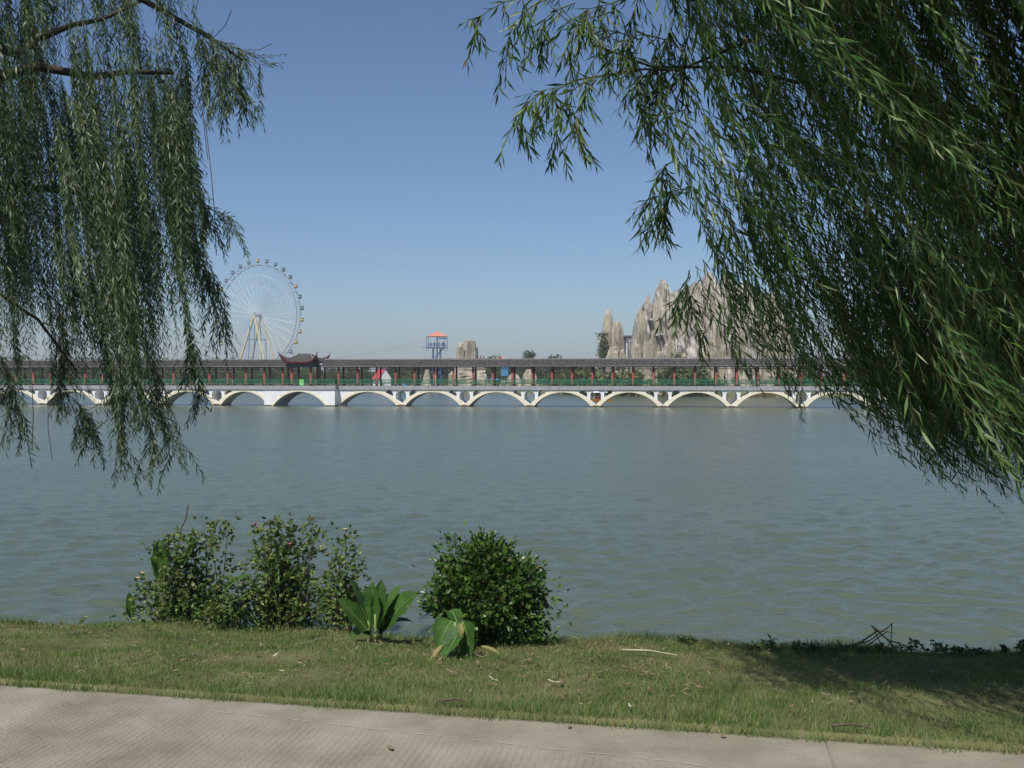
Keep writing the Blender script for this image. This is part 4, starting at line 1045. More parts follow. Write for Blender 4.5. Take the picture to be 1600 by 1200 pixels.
for pts, d, r in (([(1250, 130), (1150, 105), (1020, 105), (930, 70), (860, 10)], 5.2, .011), ([(1180, 60), (1060, 110), (1000, 108), (900, 125)], 5.1, .009), ([(1200, -30), (1080, 0), (980, -25), (880, -12)], 5.1, .010)):
    MB().tube([at(x, y, d) - OR for x, y in pts], [r * (1 - .8 * i / 4) for i in range(len(pts))], 6).build('limb', M['bark'], wr, True)

# left-hand willow, a little farther off: curtains of straight hanging shoots
polyL = [(-700, -1300), (330, -1300), (300, 0), (330, 50), (372, 85), (385, 170), (340, 150), (318, 200), (322, 290), (300, 330), (325, 395), (345, 470), (360, 540), (330, 558), (318, 610), (296, 640), (298, 735), (268, 700), (250, 650),
         (232, 690), (205, 720), (188, 742), (172, 690), (150, 640), (120, 640), (85, 625), (60, 600), (30, 660), (0, 670), (-300, 660), (-700, 560)]
def thinL(x, y, d):
    f = np.where(y < 330, np.clip(1.0 - (x - 150) / 420, .4, 1), 1.0)
    f = np.where((y < 60) & (x > 60), f * .6, f)
    f = np.where((x < 130) & (y > 470), f * .4, f)
    return f
trL = [(-6.3, 7.3, -0.3), (-6.4, 7.5, 1.5), (-6.5, 8.0, 3.2), (-6.4, 8.6, 5.0)]
def L3(l, d): return [at(x, y, d_) for (x, y), d_ in zip(l, d)]
limL = [([(-6.5, 8.0, 3.2)] + L3([(-150, 140), (0, 118), (62, 104), (145, 120), (200, 112), (272, 114)], (9.2, 9.8, 10, 10.2, 10.3, 10.4)), .075),
        ([(-6.5, 8.2, 3.6)] + L3([(-60, 60), (30, 85), (60, 60), (110, 40), (160, 30), (225, 0)], (9.6, 10, 10.3, 10.5, 10.7, 10.9)), .06),
        ([(-6.4, 8.6, 4.6)] + L3([(-80, -80), (60, -60), (170, -30), (260, 20), (330, 60), (380, 95)], (9.6, 10, 10.4, 10.6, 10.8, 11)), .06),
        ([(-6.5, 7.9, 2.8)] + L3([(-120, 330), (30, 290), (120, 300), (200, 330), (260, 400)], (9.5, 10.2, 10.8, 11, 11.2)), .06),
        ([(-6.4, 7.6, 2.0)] + L3([(-150, 500), (0, 460), (60, 500), (120, 580)], (9.2, 9.6, 9.8, 10)), .035)]
wl_, OL = willow('greyish green weeping willow with straight hanging curtains over the water', trL, limL, polyL, 245, (8.6, 12.2), (0.8, 2.6), ((0.0, 0.35), (0.05, 0.32)), (0.092, 0.0128), 0.024, 'willow_far',
                 (-260, 400), (-420, 640), thinL, 60, clump=(9, .06), spread=.85)
linesL = [([(300, 30), (318, 70), (322, 120), (318, 170)], .2), ([(330, 60), (345, 90), (350, 140), (345, 180)], .1), ([(350, 70), (368, 100), (380, 140), (384, 172)], .1), ([(280, 60), (292, 110), (298, 160), (290, 200)], .3),
          ([(330, 60), (370, 75), (405, 95), (442, 103)], 0), ([(320, 50), (350, 90), (370, 130), (390, 180)], .2), ([(300, 40), (330, 60), (345, 100), (352, 160)], .3), ([(310, 320), (335, 330), (358, 340), (378, 358)], .1),
          ([(285, 200), (300, 260), (318, 320), (332, 372)], .2), ([(262, 330), (310, 390), (340, 470), (362, 545)], .1), ([(255, 180), (262, 240), (268, 300), (278, 360)], .3), ([(225, 520), (240, 600), (270, 680), (297, 738)], 0),
          ([(180, 540), (195, 620), (190, 690), (190, 742)], .2), ([(200, 520), (210, 590), (235, 670), (252, 742)], .3), ([(95, 480), (100, 540), (95, 600), (90, 660)], .4), ([(290, 480), (300, 540), (310, 600), (315, 640)], .5),
          ([(0, 560), (15, 600), (25, 640), (38, 682)], 0), ([(110, 620), (130, 640), (148, 665), (140, 690)], .1), ([(250, 250), (285, 330), (310, 420), (325, 480)], .3), ([(235, 110), (270, 150), (290, 220), (300, 290)], .4)]
for rep_ in range(5):
    jl = [([(x + random.gauss(0, 7), y + random.gauss(0, 12)) for x, y in pts], d) for pts, d in linesL]
    spray(wl_, OL, linesL if rep_ == 0 else (jl if rep_ < 3 else jl[8:]), 10.0, (0.095, 0.013), 0.022, 'willow_far', n_side=4, side_len=0.4)
for pts in ([(310, 150), (322, 200), (330, 270), (335, 330), (338, 400)], [(297, 150), (318, 190), (325, 250)], [(268, 195), (270, 230), (269, 275)], [(112, 665), (125, 690), (140, 700), (162, 705)], [(75, 620), (75, 670), (82, 720)], [(50, 600), (52, 650), (50, 705)], [(330, 62), (352, 40), (362, 15)], [(375, 78), (405, 78), (425, 68)], [(300, 38), (310, 0)]):
    MB().tube([at(x, y, 10.2) - OL for x, y in pts], 0.004, 4).build('bare_twig', M['drytwig'], wl_)

# ------------------------------------------------------------------ grass
def vnoise(x, y, seed, f):
    r = np.random.default_rng(seed); z = np.zeros_like(x)
    for i in range(7):
        a = r.uniform(0, 6.28); k = f * r.uniform(.6, 1.7); z += np.sin((x * math.cos(a) + y * math.sin(a)) * k + r.uniform(0, 6.28))
    return z / 7 ** .5
NB = 330000
gx = rng.uniform(-6.8, 6.2, NB); s_ = rng.uniform(-0.012, 1.16, NB); gy = PE(gx) + s_ * (BE(gx) - PE(gx))
keep = (np.abs(gx) < 0.60 * gy + 0.35) | (rng.random(NB) < .25)
ed = rng.random(NB) < .035; s_ = np.where(ed, rng.uniform(-.016, .035, NB) + .006 * np.sin(gx * 9) + .006 * np.sin(gx * 23), s_); gy = PE(gx) + s_ * (BE(gx) - PE(gx))
bare = vnoise(gx, gy, 3, 2.2)
keep &= rng.random(NB) < np.clip(0.97 - 0.28 * np.clip(bare - .35, 0, 2) * ((s_ > .3) & (s_ < .95)), .25, 1)
gx, gy, s_, bare = gx[keep], gy[keep], s_[keep], bare[keep]; n = len(gx)
gzv = np.where(s_ < 0.0, 0.001, bank_z(gx, gy))
h = rng.uniform(.012, .031, n) * (1 + .25 * vnoise(gx, gy, 5, 6)) * np.where(bare > .5, .75, 1) * np.where(s_ > .93, rng.uniform(1, 2.6, n), 1) * (1 + .9 * np.exp(-np.clip(s_, 0, 1) / .09))
h *= np.where(rng.random(n) < .02, 1.8, 1)
an = rng.uniform(0, 6.28, n); lean = rng.uniform(.1, .9, n) * h; wd = rng.uniform(.0013, .0028, n)
c, sn = np.cos(an), np.sin(an); a2 = rng.uniform(0, 6.28, n)
B0 = np.stack([gx - c * wd, gy - sn * wd, gzv - .006], 1); B1 = np.stack([gx + c * wd, gy + sn * wd, gzv - .006], 1)
Tp = np.stack([gx + np.cos(a2) * lean, gy + np.sin(a2) * lean, gzv + h], 1)
V = np.stack([B0, B1, Tp], 1).reshape(-1, 3); F = np.arange(3 * n).reshape(-1, 3)
tag(link('grass', np_mesh('grass', V, F, [M['grass']])), 'short mown yellow green grass on the bank', 'grass', kind='stuff')

def ground(px_, py, tall=0):
    """where the sight line through a pixel meets the bank"""
    best = None
    for d in np.arange(3.8, 9.0, 0.01):
        p = at(px_, py, d); z = float(bank_z(p.x, p.y))
        if p.z <= z: return Vector((p.x, p.y, z))
    d = 7.2; x = xy(px_, d); return Vector((x, float(BE(x)) - .05, float(bank_z(x, BE(x) - .05))))

# ------------------------------------------------------------------ foreground shrubs
def leafy(name, Pp, D, Ln, Wd, m, parent, O, fold=.25, bend=.15, wide=.5, kind='stuff', up=0.6):
    Nn = unit(np.array([-.2, -.3, 1.0]) * up + rng.normal(size=D.shape) * .6)
    V, F = leaves_geo(Pp - np.array(O), D, Nn, Ln, Wd, fold, bend, wide)
    o = link(name, np_mesh(name, V, F, [M[m]]), parent); o['kind'] = kind; return o

# round clipped shrub
g = ground(778, 1014); BD = g.y + 0.25
shc = at(760, 936, BD); g = Vector((shc.x, BD, float(bank_z(shc.x, BD))))
bush = empty('round_shrub', g); tag(bush, 'dense rounded shrub with small glossy leaves at the water edge', 'shrub')
rx = 84 / FPX * BD; rz_ = 79 / FPX * BD
n = 8500
u = unit(rng.normal(size=(n, 3))); lump = 1 + .27 * np.sin(u[:, 0] * 5 + 1) * np.sin(u[:, 2] * 6 + 2) + .10 * np.sin(u[:, 1] * 9 + u[:, 0] * 7)
rad = np.clip(rng.uniform(.08, 1.0, n) ** .36, 0, 1) * lump
q = u * rad[:, None] * np.array([rx, rx * .9, rz_]); q[:, 0] += .10 * q[:, 2] * -1; 
cen = np.array(shc)
Pp = cen + q
Pp = Pp[Pp[:, 2] > g.z + .06]; n = len(Pp); D = unit(unit(Pp - cen) + rng.normal(size=(n, 3)) * .55 + np.array([0, 0, .25]))
leafy('foliage', Pp, D, rng.uniform(.032, .06, n), rng.uniform(.02, .032, n), 'glossy_leaf', bush, g, .2, .2, .58)
for (a, y, cnt, rr) in ((710, 850, 60, .06), (700, 860, 40, .05), (748, 845, 30, .03), (850, 945, 60, .06), (672, 930, 40, .05), (840, 960, 50, .07), (775, 862, 40, .05), (815, 890, 50, .05)):
    ctr = np.array(at(a, y, BD - .05)); Pp = ctr + rng.normal(size=(cnt, 3)) * rr; D = unit((Pp - cen) + rng.normal(size=(cnt, 3)) * .25)
    leafy('shoot', Pp, D, rng.uniform(.03, .055, cnt), rng.uniform(.015, .025, cnt), 'glossy_leaf', bush, g, .2, .2, .58)
for i in range(22):
    a = random.uniform(0, 6.28); el_ = random.uniform(-.2, 1.4); ctr = np.array(shc) + np.array([math.cos(a) * math.cos(el_) * rx, math.sin(a) * math.cos(el_) * rx * .9, math.sin(el_) * rz_]) * random.uniform(1.0, 1.13); cnt = random.randint(9, 20)
    Pp = ctr + rng.normal(size=(cnt, 3)) * .022; D = unit((Pp - cen) + rng.normal(size=(cnt, 3)) * .25)
    leafy('shoot', Pp, D, rng.uniform(.03, .06, cnt), rng.uniform(.015, .027, cnt), 'glossy_leaf', bush, g, .2, .2, .58)
for i in range(16):
    e = shc + Vector((random.uniform(-.3, .3), random.uniform(-.3, .3), random.uniform(-.1, .3))); b0 = Vector((g.x + random.uniform(-.07, .07), g.y + random.uniform(-.07, .07), g.z - .03))
    MB().tube([b0 - g, (b0.lerp(e, .5) + Vector((0, 0, .04))) - g, e - g], [.010, .007, .003], 5).build('stem', M['drytwig'], bush)

# loose rose shrubs
def rose(label, base_px, tops, D0, leaf=(.042, .024), clus=62, low=330, flower=None, group=None):
    g = ground(*base_px); g.y += D0; g.z = float(bank_z(g.x, g.y)); root = empty('rose_shrub', g); tag(root, label, 'shrub')
    Pp = []; Dd = []
    for (tx, ty, amount) in tops:
        e = at(tx, ty, g.y + random.uniform(-.25, .2)); b0 = Vector((g.x + (e.x - g.x) * .35 + random.uniform(-.05, .05), g.y + random.uniform(-.08, .08), g.z - .02))
        mid = b0.lerp(e, .55) + Vector((random.uniform(-.05, .05), random.uniform(-.05, .05), .05))
        pts = [b0, b0.lerp(mid, .5) + Vector((0, 0, .02)), mid, mid.lerp(e, .6) + Vector((0, 0, .03)), e]
        MB().tube([p - g for p in pts], [.006, .005, .004, .003, .0015], 5).build('stem', M['drytwig'], root)
        m = int(clus * amount)
        for k_ in range(m):
            t = random.uniform(.18, 1.0); seg = t * 4; i = min(3, int(seg)); p = pts[i].lerp(pts[i + 1], seg - i)
            off = Vector((random.gauss(0, 1), random.gauss(0, 1), random.gauss(0, .8))) * (.034 + .045 * (1 - t))
            cdir = off.normalized() + Vector((0, 0, .3))
            for l in range(3):
                Pp.append(p + off); Dd.append(cdir + Vector((random.gauss(0, .7), random.gauss(0, .7), random.gauss(0, .5))))
    for k_ in range(low):
        p = g + Vector((random.gauss(0, .24), random.gauss(0, .1), abs(random.gauss(.05, .08)))); 
        for l in range(2): Pp.append(p); Dd.append(Vector((random.gauss(0, .7), random.gauss(0, .7), .5)))
    Pp = np.array([tuple(p) for p in Pp]); Dd = unit(np.array([tuple(p) for p in Dd])); n = len(Pp)
    leafy('foliage', Pp, Dd, rng.uniform(.7, 1.25, n) * leaf[0], rng.uniform(.7, 1.25, n) * leaf[1], 'rose_leaf', root, g, .2, .2, .5)
    for (fx, fy, mt_) in (flower or []):
        p = at(fx, fy, g.y - .1); f = MB()
        for a in range(6):
            an = a * 1.05; f.add([(0, 0, 0), (.016 * math.cos(an - .5), .016 * math.sin(an - .5), .012), (.022 * math.cos(an), .022 * math.sin(an), .016), (.016 * math.cos(an + .5), .016 * math.sin(an + .5), .012)], [(0, 1, 2, 3)])
        f.build('flower', M[mt_], root, loc=p - g)
    return root, g
rA, gA = rose('leggy rose shrub with a bare upright twig at its top', (270, 972), [(250, 850, 1.6), (262, 845, 1.6), (275, 840, 1.8), (295, 835, 1.2), (318, 820, .8), (340, 815, 1.2), (358, 820, .8), (330, 850, .9), (300, 870, 1.2), (225, 900, .9), (215, 925, 1.0), (240, 920, 1.5), (265, 900, 1.8), (310, 910, 1.3), (330, 925, 1.0), (285, 880, 1.6), (345, 935, .8), (250, 945, 1.4), (290, 930, 1.5)], .25, flower=[(222, 897, 'cream_petal'), (215, 905, 'cream_petal')])
MB().tube([at(270, 900, gA.y) - gA, at(283, 825, gA.y) - gA, at(290, 812, gA.y) - gA, at(294, 789, gA.y) - gA], [.008, .006, .006, .005], 5).build('bare_twig', M['drytwig'], rA)
rB, gB = rose('broad tangled rose shrub with pink buds', (420, 985), [(405, 830, 1.0), (420, 815, 1.4), (437, 808, 1.6), (450, 825, 1.5), (430, 850, 1.6), (412, 860, 1.4), (455, 855, 1.4), (475, 830, 1.0), (490, 808, .9), (500, 830, .7), (485, 860, 1.0), (395, 870, .9), (380, 880, .6), (440, 890, 1.6), (420, 905, 1.6), (460, 905, 1.3), (400, 925, 1.4), (375, 930, .9), (435, 940, 1.6), (470, 945, 1.2), (500, 900, .7), (505, 930, .8), (360, 950, .9), (480, 890, .9)], .2,
              flower=[(399, 821, 'pink'), (402, 827, 'pink'), (452, 852, 'pink')])
rC, gC = rose('thin rose shrub with a few tall leafy stems behind the canna', (530, 990), [(540, 832, 1.0), (537, 850, 1.0), (545, 870, 1.0), (530, 885, 1.0), (560, 885, .8), (520, 905, .9), (510, 930, .8), (540, 915, 1.0), (525, 945, 1.0), (555, 930, .8)], .3, flower=[(539, 829, 'cream_petal')], low=30)

rD, gD = rose('low tangled rose growth filling the gap between the two larger rose shrubs', (345, 985), [(330, 930, .8), (345, 915, .6), (352, 945, .8), (368, 905, .6), (320, 950, .7), (375, 940, .8), (340, 960, .8), (212, 945, .6), (205, 958, .6), (495, 955, .7), (510, 960, .7)], .15, low=160)

# cannas: broad blades, each one a part
def blade(parent, O, p0, p1, w, sag=0.0, roll=0.0, m='canna', cup=.22, name='leaf', k=9):
    p0 = Vector(p0); p1 = Vector(p1); ax = p1 - p0; L = ax.length; t = ax.normalized()
    upv = Vector((0, -.35, 1)); S = t.cross(upv)
    S = S.normalized() if S.length > .05 else Vector((1, 0, 0)); Nn = S.cross(t).normalized()
    rot = Matrix.Rotation(roll, 3, t); S = rot @ S; Nn = rot @ Nn
    V = []; F = []; cols_ = 7
    for i in range(k):
        f = i / (k - 1); c = p0.lerp(p1, f) + Vector((0, 0, 1)) * (sag * 4 * f * (1 - f))
        ww = w / 2 * max(.02, math.sin(math.pi * min(1, (.06 + .94 * f)) ** .82) ** .75 if f < 1 else .02)
        ww *= 1 + .10 * math.sin(i * 2.3 + p0.x * 40) + random.uniform(-.07, .07)
        for j in range(cols_):
            s = -1 + 2 * j / (cols_ - 1); rip = .03 * w * math.sin(f * 17 + j)
            V.append(c + S * (s * ww) + Nn * (cup * ww * abs(s) ** 1.5 + rip * abs(s)) - O)
    for i in range(k - 1):
        for j in range(cols_ - 1): a = i * cols_ + j; F.append((a, a + 1, a + cols_ + 1, a + cols_))
    o = MB().add(V, F).build(name, M[m], parent, True)
    pts = [(V[i * cols_ + 3] + Nn * .001) for i in range(k)]
    MB().tube(pts, [max(.0008, .0035 * (1 - i / k)) for i in range(k)], 5).build('midrib', M['midrib'], o)
    return o
def canna(label, base, leaves, stems):
    g = ground(*base); root = empty('canna_plant', g); tag(root, label, 'plant')
    for (x0, y0), (x1, y1), r in stems: MB().tube([at(x0, y0, g.y) - g, at((x0 + x1) / 2, (y0 + y1) / 2, g.y) - g, at(x1, y1, g.y - .02) - g], [r, r * .9, r * .6], 7).build('stem', M['midrib'], root, True)
    for (x0, y0, d0), (x1, y1, d1), wpx, sag, roll, m in leaves:
        blade(root, g, at(x0, y0, g.y + d0), at(x1, y1, g.y + d1), (1.4 if wpx > 15 else 1.2) * wpx / FPX * g.y, sag * 1.3 - (.03 if wpx > 29 else 0), roll, m)
    return root, g
canna('canna plant with broad upright green leaves beside the thin rose shrub', (592, 1008),
      [((580, 985, 0), (546, 903, -.05), 34, .02, .5, 'canna'), ((578, 988, 0), (526, 936, -.12), 30, .03, -.3, 'canna'), ((590, 975, 0), (630, 914, .05), 26, .02, -.3, 'canna'), ((592, 985, 0), (655, 926, -.10), 34, .04, .4, 'canna'),
       ((592, 990, 0), (645, 972, .02), 26, .03, -.4, 'canna'), ((586, 975, 0), (596, 905, .05), 20, .01, .8, 'canna'), ((584, 980, 0), (582, 908, .0), 22, .01, -.6, 'canna'), ((578, 985, 0), (548, 1002, -.05), 26, .03, .2, 'canna'),
       ((588, 985, 0), (612, 940, -.08), 36, .02, .1, 'canna'), ((585, 992, 0), (606, 1024, -.12), 5, .02, .2, 'canna_yellow'), ((580, 970, .1), (566, 925, .1), 26, .02, .3, 'canna')],
      [((588, 1010), (586, 960), .012), ((593, 1010), (600, 965), .011), ((583, 1010), (575, 970), .010)])
canna('drooping canna with folded yellow edged leaves in front of the round shrub', (712, 1030),
      [((706, 970, .0), (684, 1016, -.10), 32, .04, -.5, 'canna'), ((716, 992, -.05), (694, 1030, -.20), 34, .03, .5, 'canna'), ((722, 970, .0), (735, 1034, -.06), 28, .04, .9, 'canna'), ((714, 972, .04), (700, 955, .1), 22, .02, .2, 'canna'), ((718, 975, -.05), (722, 1008, -.12), 8, .02, -.2, 'canna_yellow'),
       ((692, 1008, -.1), (668, 1042, -.2), 7, .01, .1, 'canna_yellow'), ((752, 1010, .0), (788, 1027, -.05), 5, .01, .3, 'canna_yellow'), ((700, 975, .05), (684, 990, .02), 26, .03, .2, 'canna')],
      [((715, 1034), (711, 972), .013), ((720, 1034), (722, 974), .011)])
for (a, g, lab, L_) in ((rA, gA, 'broad canna leaves growing up through the leggy rose shrub', [((252, 905), (248, 842), 26), ((285, 888), (312, 840), 38), ((296, 940), (320, 978), 32), ((206, 965), (202, 925), 15)]),
                        (rB, gB, 'broad canna leaves sticking out of the tangled rose shrub', [((348, 925), (388, 898), 26), ((430, 922), (474, 881), 24), ((352, 942), (395, 936), 14), ((434, 878), (428, 842), 16)])):
    b0 = Vector((g.x + .02, g.y - .08, g.z)); root = empty('canna_plant', b0); tag(root, lab, 'plant')
    for (x0, y0), (x1, y1), wp in L_:
        p0 = at(x0, y0, g.y - .14); MB().tube([(0, 0, -.02), (p0 - b0) * .5 + Vector((0, 0, .03)), p0 - b0], [.007, .006, .005], 6).build('stem', M['midrib'], root, True)
        blade(root, b0, p0, at(x1, y1, g.y - .2), wp / FPX * g.y, .01, random.uniform(-.5, .5))

# ------------------------------------------------------------------ weeds along the brink, twigs, litter
def weed(px_, py, hpx, wpx, n_l, lab, m='weed_leaf', leaf=(.05, .022), dy=0.0):
    g = ground(px_, py); g.y += dy; g.z = float(bank_z(g.x, g.y)); root = empty('weed', g); tag(root, lab, 'weed', 'weeds along the brink')
    Pp = []; Dd = []; H = hpx / FPX * g.y; W_ = wpx / FPX * g.y / 2
    for s in range(max(3, n_l // 9)):
        e = Vector((random.uniform(-W_, W_), random.uniform(-W_, W_) * .7, H * random.uniform(.5, 1))); MB().tube([(e.x * .3, e.y * .3, -.02), e * .55, e], [.003, .0025, .001], 4).build('stem', M['twig'], root)
        for q in range(9):
            t = random.uniform(.25, 1); Pp.append(tuple(g + Vector((e.x * (.3 + .7 * t), e.y * (.3 + .7 * t), e.z * t)))); Dd.append((random.gauss(0, 1), random.gauss(0, 1), random.uniform(-.1, .6)))
    Pp = np.array(Pp); Dd = unit(np.array(Dd)); n = len(Pp)
    leafy('foliage', Pp, Dd, rng.uniform(.6, 1.3, n) * leaf[0], rng.uniform(.7, 1.2, n) * leaf[1], m, root, g, .2, .25, .45, up=1.2)
wl_lab = 'low leafy weed in shade on the brink of the bank'
weed(1075, 1008, 18, 50, 50, 'bright green low weed alone on the sunny brink'); weed(850, 1005, 24, 40, 40, 'small weed at the foot of the round shrub')
for a, y, hh, ww in ((1185, 1018, 16, 40), (1215, 1018, 18, 46), (1245, 1020, 16, 40), (1275, 1020, 12, 30), (1420, 1022, 22, 36), (1455, 1022, 20, 34), (1480, 1022, 14, 40), (1530, 1024, 12, 40), (1575, 1024, 18, 30), (1600, 1026, 24, 40), (1345, 1022, 12, 44), (1385, 1022, 14, 40), (1310, 1020, 12, 40), (1505, 1024, 13, 40)):
    weed(a, y, hh, ww, 36, wl_lab, dy=.02)
for a, y, hh, ww in ((20, 972, 10, 44), (70, 974, 12, 50), (120, 978, 14, 40), (170, 985, 12, 40), (640, 1010, 14, 60), (660, 1012, 14, 40), (520, 1005, 16, 50), (480, 1000, 16, 60), (340, 985, 16, 60), (240, 985, 18, 50), (930, 1008, 10, 60), (985, 1008, 10, 50), (1030, 1010, 10, 50), (1130, 1012, 10, 50)):
    weed(a, y, hh, ww, 30, 'scrappy low weed in sun along the brink', 'rose_leaf', (.03, .010))
g = ground(1370, 1016)
br = empty('dead_branch', g); tag(br, 'bare dead branch of crossing twigs on the brink', 'branch')
for pts, r in (([(1300, 1018), (1345, 1003), (1372, 985), (1362, 978)], .007), ([(1362, 978), (1385, 998), (1402, 1018)], .006), ([(1330, 1012), (1360, 1000), (1390, 978), (1394, 974)], .005), ([(1394, 974), (1392, 1000), (1384, 1018)], .004), ([(1345, 1016), (1378, 992), (1388, 986)], .004), ([(1366, 984), (1375, 1004), (1380, 1018)], .004), ([(1350, 1000), (1345, 1012)], .003), ([(1385, 998), (1410, 1008), (1428, 1016)], .003), ([(1340, 1006), (1316, 1012)], .003), ([(1372, 985), (1400, 990)], .0025)):
    MB().tube([at(x, y, g.y + random.uniform(-.05, .05)) - g for x, y in pts], [r * (1 - .5 * i / len(pts)) for i in range(len(pts))], 5).build('twig', M['drytwig'], br)
def lying(name, x0, y0, x1, y1, r, m, lab, cat='stalk'):
    a = ground(x0, y0); b_ = ground(x1, y1); a.z += .035; b_.z += .035; mid = a.lerp(b_, .5) + Vector((0, 0, .012))
    tag(MB().tube([a, mid, b_], [r, r, r * .5], 5).build(name, M[m]), lab, cat)
lying('dry_stalk', 972, 1024, 1058, 1033, .007, 'straw', 'long pale dry stalk lying on the grass')
lying('dry_stalk', 888, 980, 905, 1008, .003, 'straw', 'thin dry grass stalk leaning at the brink', 'stalk')
lying('dry_stalk', 460, 1018, 540, 1000, .003, 'straw', 'thin straw stalk under the tangled rose shrub', 'stalk')
lying('dry_stalk', 1300, 1166, 1362, 1176, .006, 'drytwig', 'brown twig lying along the edge of the path', 'twig')
lying('dry_stalk', 690, 1124, 732, 1130, .006, 'drytwig', 'short brown twig at the middle of the path edge', 'twig')
def curl_leaf(l, w, seed):
    r = random.Random(seed); V = []; F = []
    for i in range(6):
        f = i / 5; ww = w / 2 * max(.05, math.sin(math.pi * (.05 + .9 * f)))
        for j in range(3):
            s = j - 1; V.append((l * (f - .5), s * ww, .3 * l * (abs(f - .45) ** 1.4) + .45 * ww * abs(s) + r.uniform(-.002, .002)))
    for i in range(5):
        for j in range(2): a = i * 3 + j; F.append((a, a + 1, a + 4, a + 3))
    return MB().add(V, F)
protos = [curl_leaf(.075, .022, 1).mesh('fallen_leaf', M['dead_leaf']), curl_leaf(.05, .03, 2).mesh('fallen_leaf', M['dead_leaf']), curl_leaf(.095, .016, 3).mesh('fallen_leaf', M['pale_litter']), curl_leaf(.055, .028, 4).mesh('fallen_leaf', M['pale_litter'])]
def drop(px_, py, k, lab, grp):
    g = ground(px_, py); g.z += .028
    if py > HOR + 1.6 * FPX / PE(g.x) + 2: g.z = .006
    o = link('fallen_leaf', protos[k], None, g, (random.uniform(-.3, .3), random.uniform(-.3, .3), random.uniform(0, 6.28))); o.scale = (random.uniform(.45, .85) * (1.05 if k > 1 else 1),) * 3; tag(o, lab, 'leaf', grp)
for a, y, k in ((24, 968, 3), (300, 1025, 2), (308, 1032, 3), (440, 1057, 3), (430, 1031, 2), (770, 1070, 2), (865, 1075, 2), (984, 1113, 2)):
    drop(a, y, k, 'pale curled fallen leaf lying on the grass', 'pale fallen leaves')
for i in range(95):
    a = random.uniform(0, 1600); f = random.betavariate(1.6, 1.6); yb = 975 + 45 * a / 1600; yp = 1068 + 104 * a / 1600
    if random.random() < .55: a = random.gauss(900, 190); yb = 975 + 45 * a / 1600 + 15; yp = 1068 + 104 * a / 1600; f = random.betavariate(1.3, 3)
    drop(a, yb + 12 + f * (yp - yb - 20), random.choice((0, 0, 1)), 'small brown fallen leaf among the grass', 'brown fallen leaves')
for a, y in ((225, 1092), (455, 1106), (610, 1195), (1130, 1175), (330, 1074), (1350, 1170), (890, 1160), (1205, 1168)):
    drop(a, y, 1, 'small fallen leaf on the concrete by the grass edge', 'leaves on the path')

# bits of dead leaf and straw through the grass
n = 2600; gx = rng.uniform(-5, 4.5, n); cl_ = rng.random(n) < .5; gx = np.where(cl_, rng.normal(.6, 1.2, n), gx); s_ = np.where(cl_, rng.beta(3, 2, n), rng.uniform(.03, .97, n))
gy = PE(gx) + s_ * (BE(gx) - PE(gx)); gzv = bank_z(gx, gy) + rng.uniform(.012, .03, n); an = rng.uniform(0, 6.28, n)
V, F = leaves_geo(np.stack([gx, gy, gzv], 1), np.stack([np.cos(an), np.sin(an), rng.normal(0, .25, n)], 1), unit(np.stack([rng.normal(0, .3, n), rng.normal(0, .3, n), np.ones(n)], 1)), rng.uniform(.018, .055, n), rng.uniform(.004, .012, n), .3, rng.uniform(-.3, .3, (n, 1)))
tag(link('leaf_litter', np_mesh('leaf_litter', V, F, [M['dead_leaf']])), 'scattered bits of dead leaf through the grass', 'litter', kind='stuff')

# ------------------------------------------------------------------ trees of the far bank
def far_tree(seed, w, h, trunk_h, m, nl=1000, size=.50, conical=0.0):
    r = np.random.default_rng(seed); cl = []
    for i in range(11):
        a = r.uniform(0, 6.28); rr = r.uniform(0, .72) ** .6; z = r.uniform(0, 1)
        k = (1 - conical * z); cl.append((w / 2 * rr * math.cos(a) * k, w / 2 * rr * math.sin(a) * k, trunk_h * .8 + (h - trunk_h * .8) * (.12 + .76 * z), w * r.uniform(.16, .28)))
    Pp = []
    for i in range(nl):
        c = cl[r.integers(len(cl))]; u = r.normal(size=3); u /= np.linalg.norm(u); rad = c[3] * r.uniform(.5, 1.05); Pp.append((c[0] + u[0] * rad, c[1] + u[1] * rad, max(.25, c[2] + u[2] * rad * .8)))
    Pp = np.array(Pp); D = unit(r.normal(size=Pp.shape)); Nn = unit(r.normal(size=Pp.shape) + np.array([0, 0, .6]))
    V, F = leaves_geo(Pp, D, Nn, r.uniform(.6, 1.3, nl) * size, r.uniform(.5, 1.0, nl) * size * .8, .2, .2, .5)
    cr = np_mesh('crown', V, F, [M[m]])
    t = MB().tube([(0, 0, -.3), (.05 * h, 0, trunk_h * .6), (0, .03 * h, h * .75)], [.035 * h, .026 * h, .008 * h], 6)
    for i in range(4):
        c = cl[i]; t.tube([(0, 0, trunk_h * .7), (c[0] * .6, c[1] * .6, c[2] * .8), (c[0], c[1], c[2])], [.016 * h, .01 * h, .004 * h], 5)
    return cr, t.mesh('trunk', M['bark'])
kinds = [(far_tree(1, 6.2, 6.6, 1.2, 'far_leaf'), 'round dark green tree of the far bank grove'), (far_tree(2, 5.4, 6.0, 1.0, 'far_leaf'), 'bushy dark tree of the far bank grove'), (far_tree(3, 5.8, 5.2, .8, 'far_leaf2'), 'paler yellow green tree of the far bank grove'), (far_tree(4, 4.6, 6.8, 1.2, 'far_leaf', conical=.55), 'narrow tapering dark tree of the far bank grove'), (far_tree(5, 4.6, 3.2, .3, 'far_leaf2', 420), 'low pale shrub of the far bank'), (far_tree(6, 4.4, 3.0, .3, 'far_leaf', 420), 'low dark shrub of the far bank')]
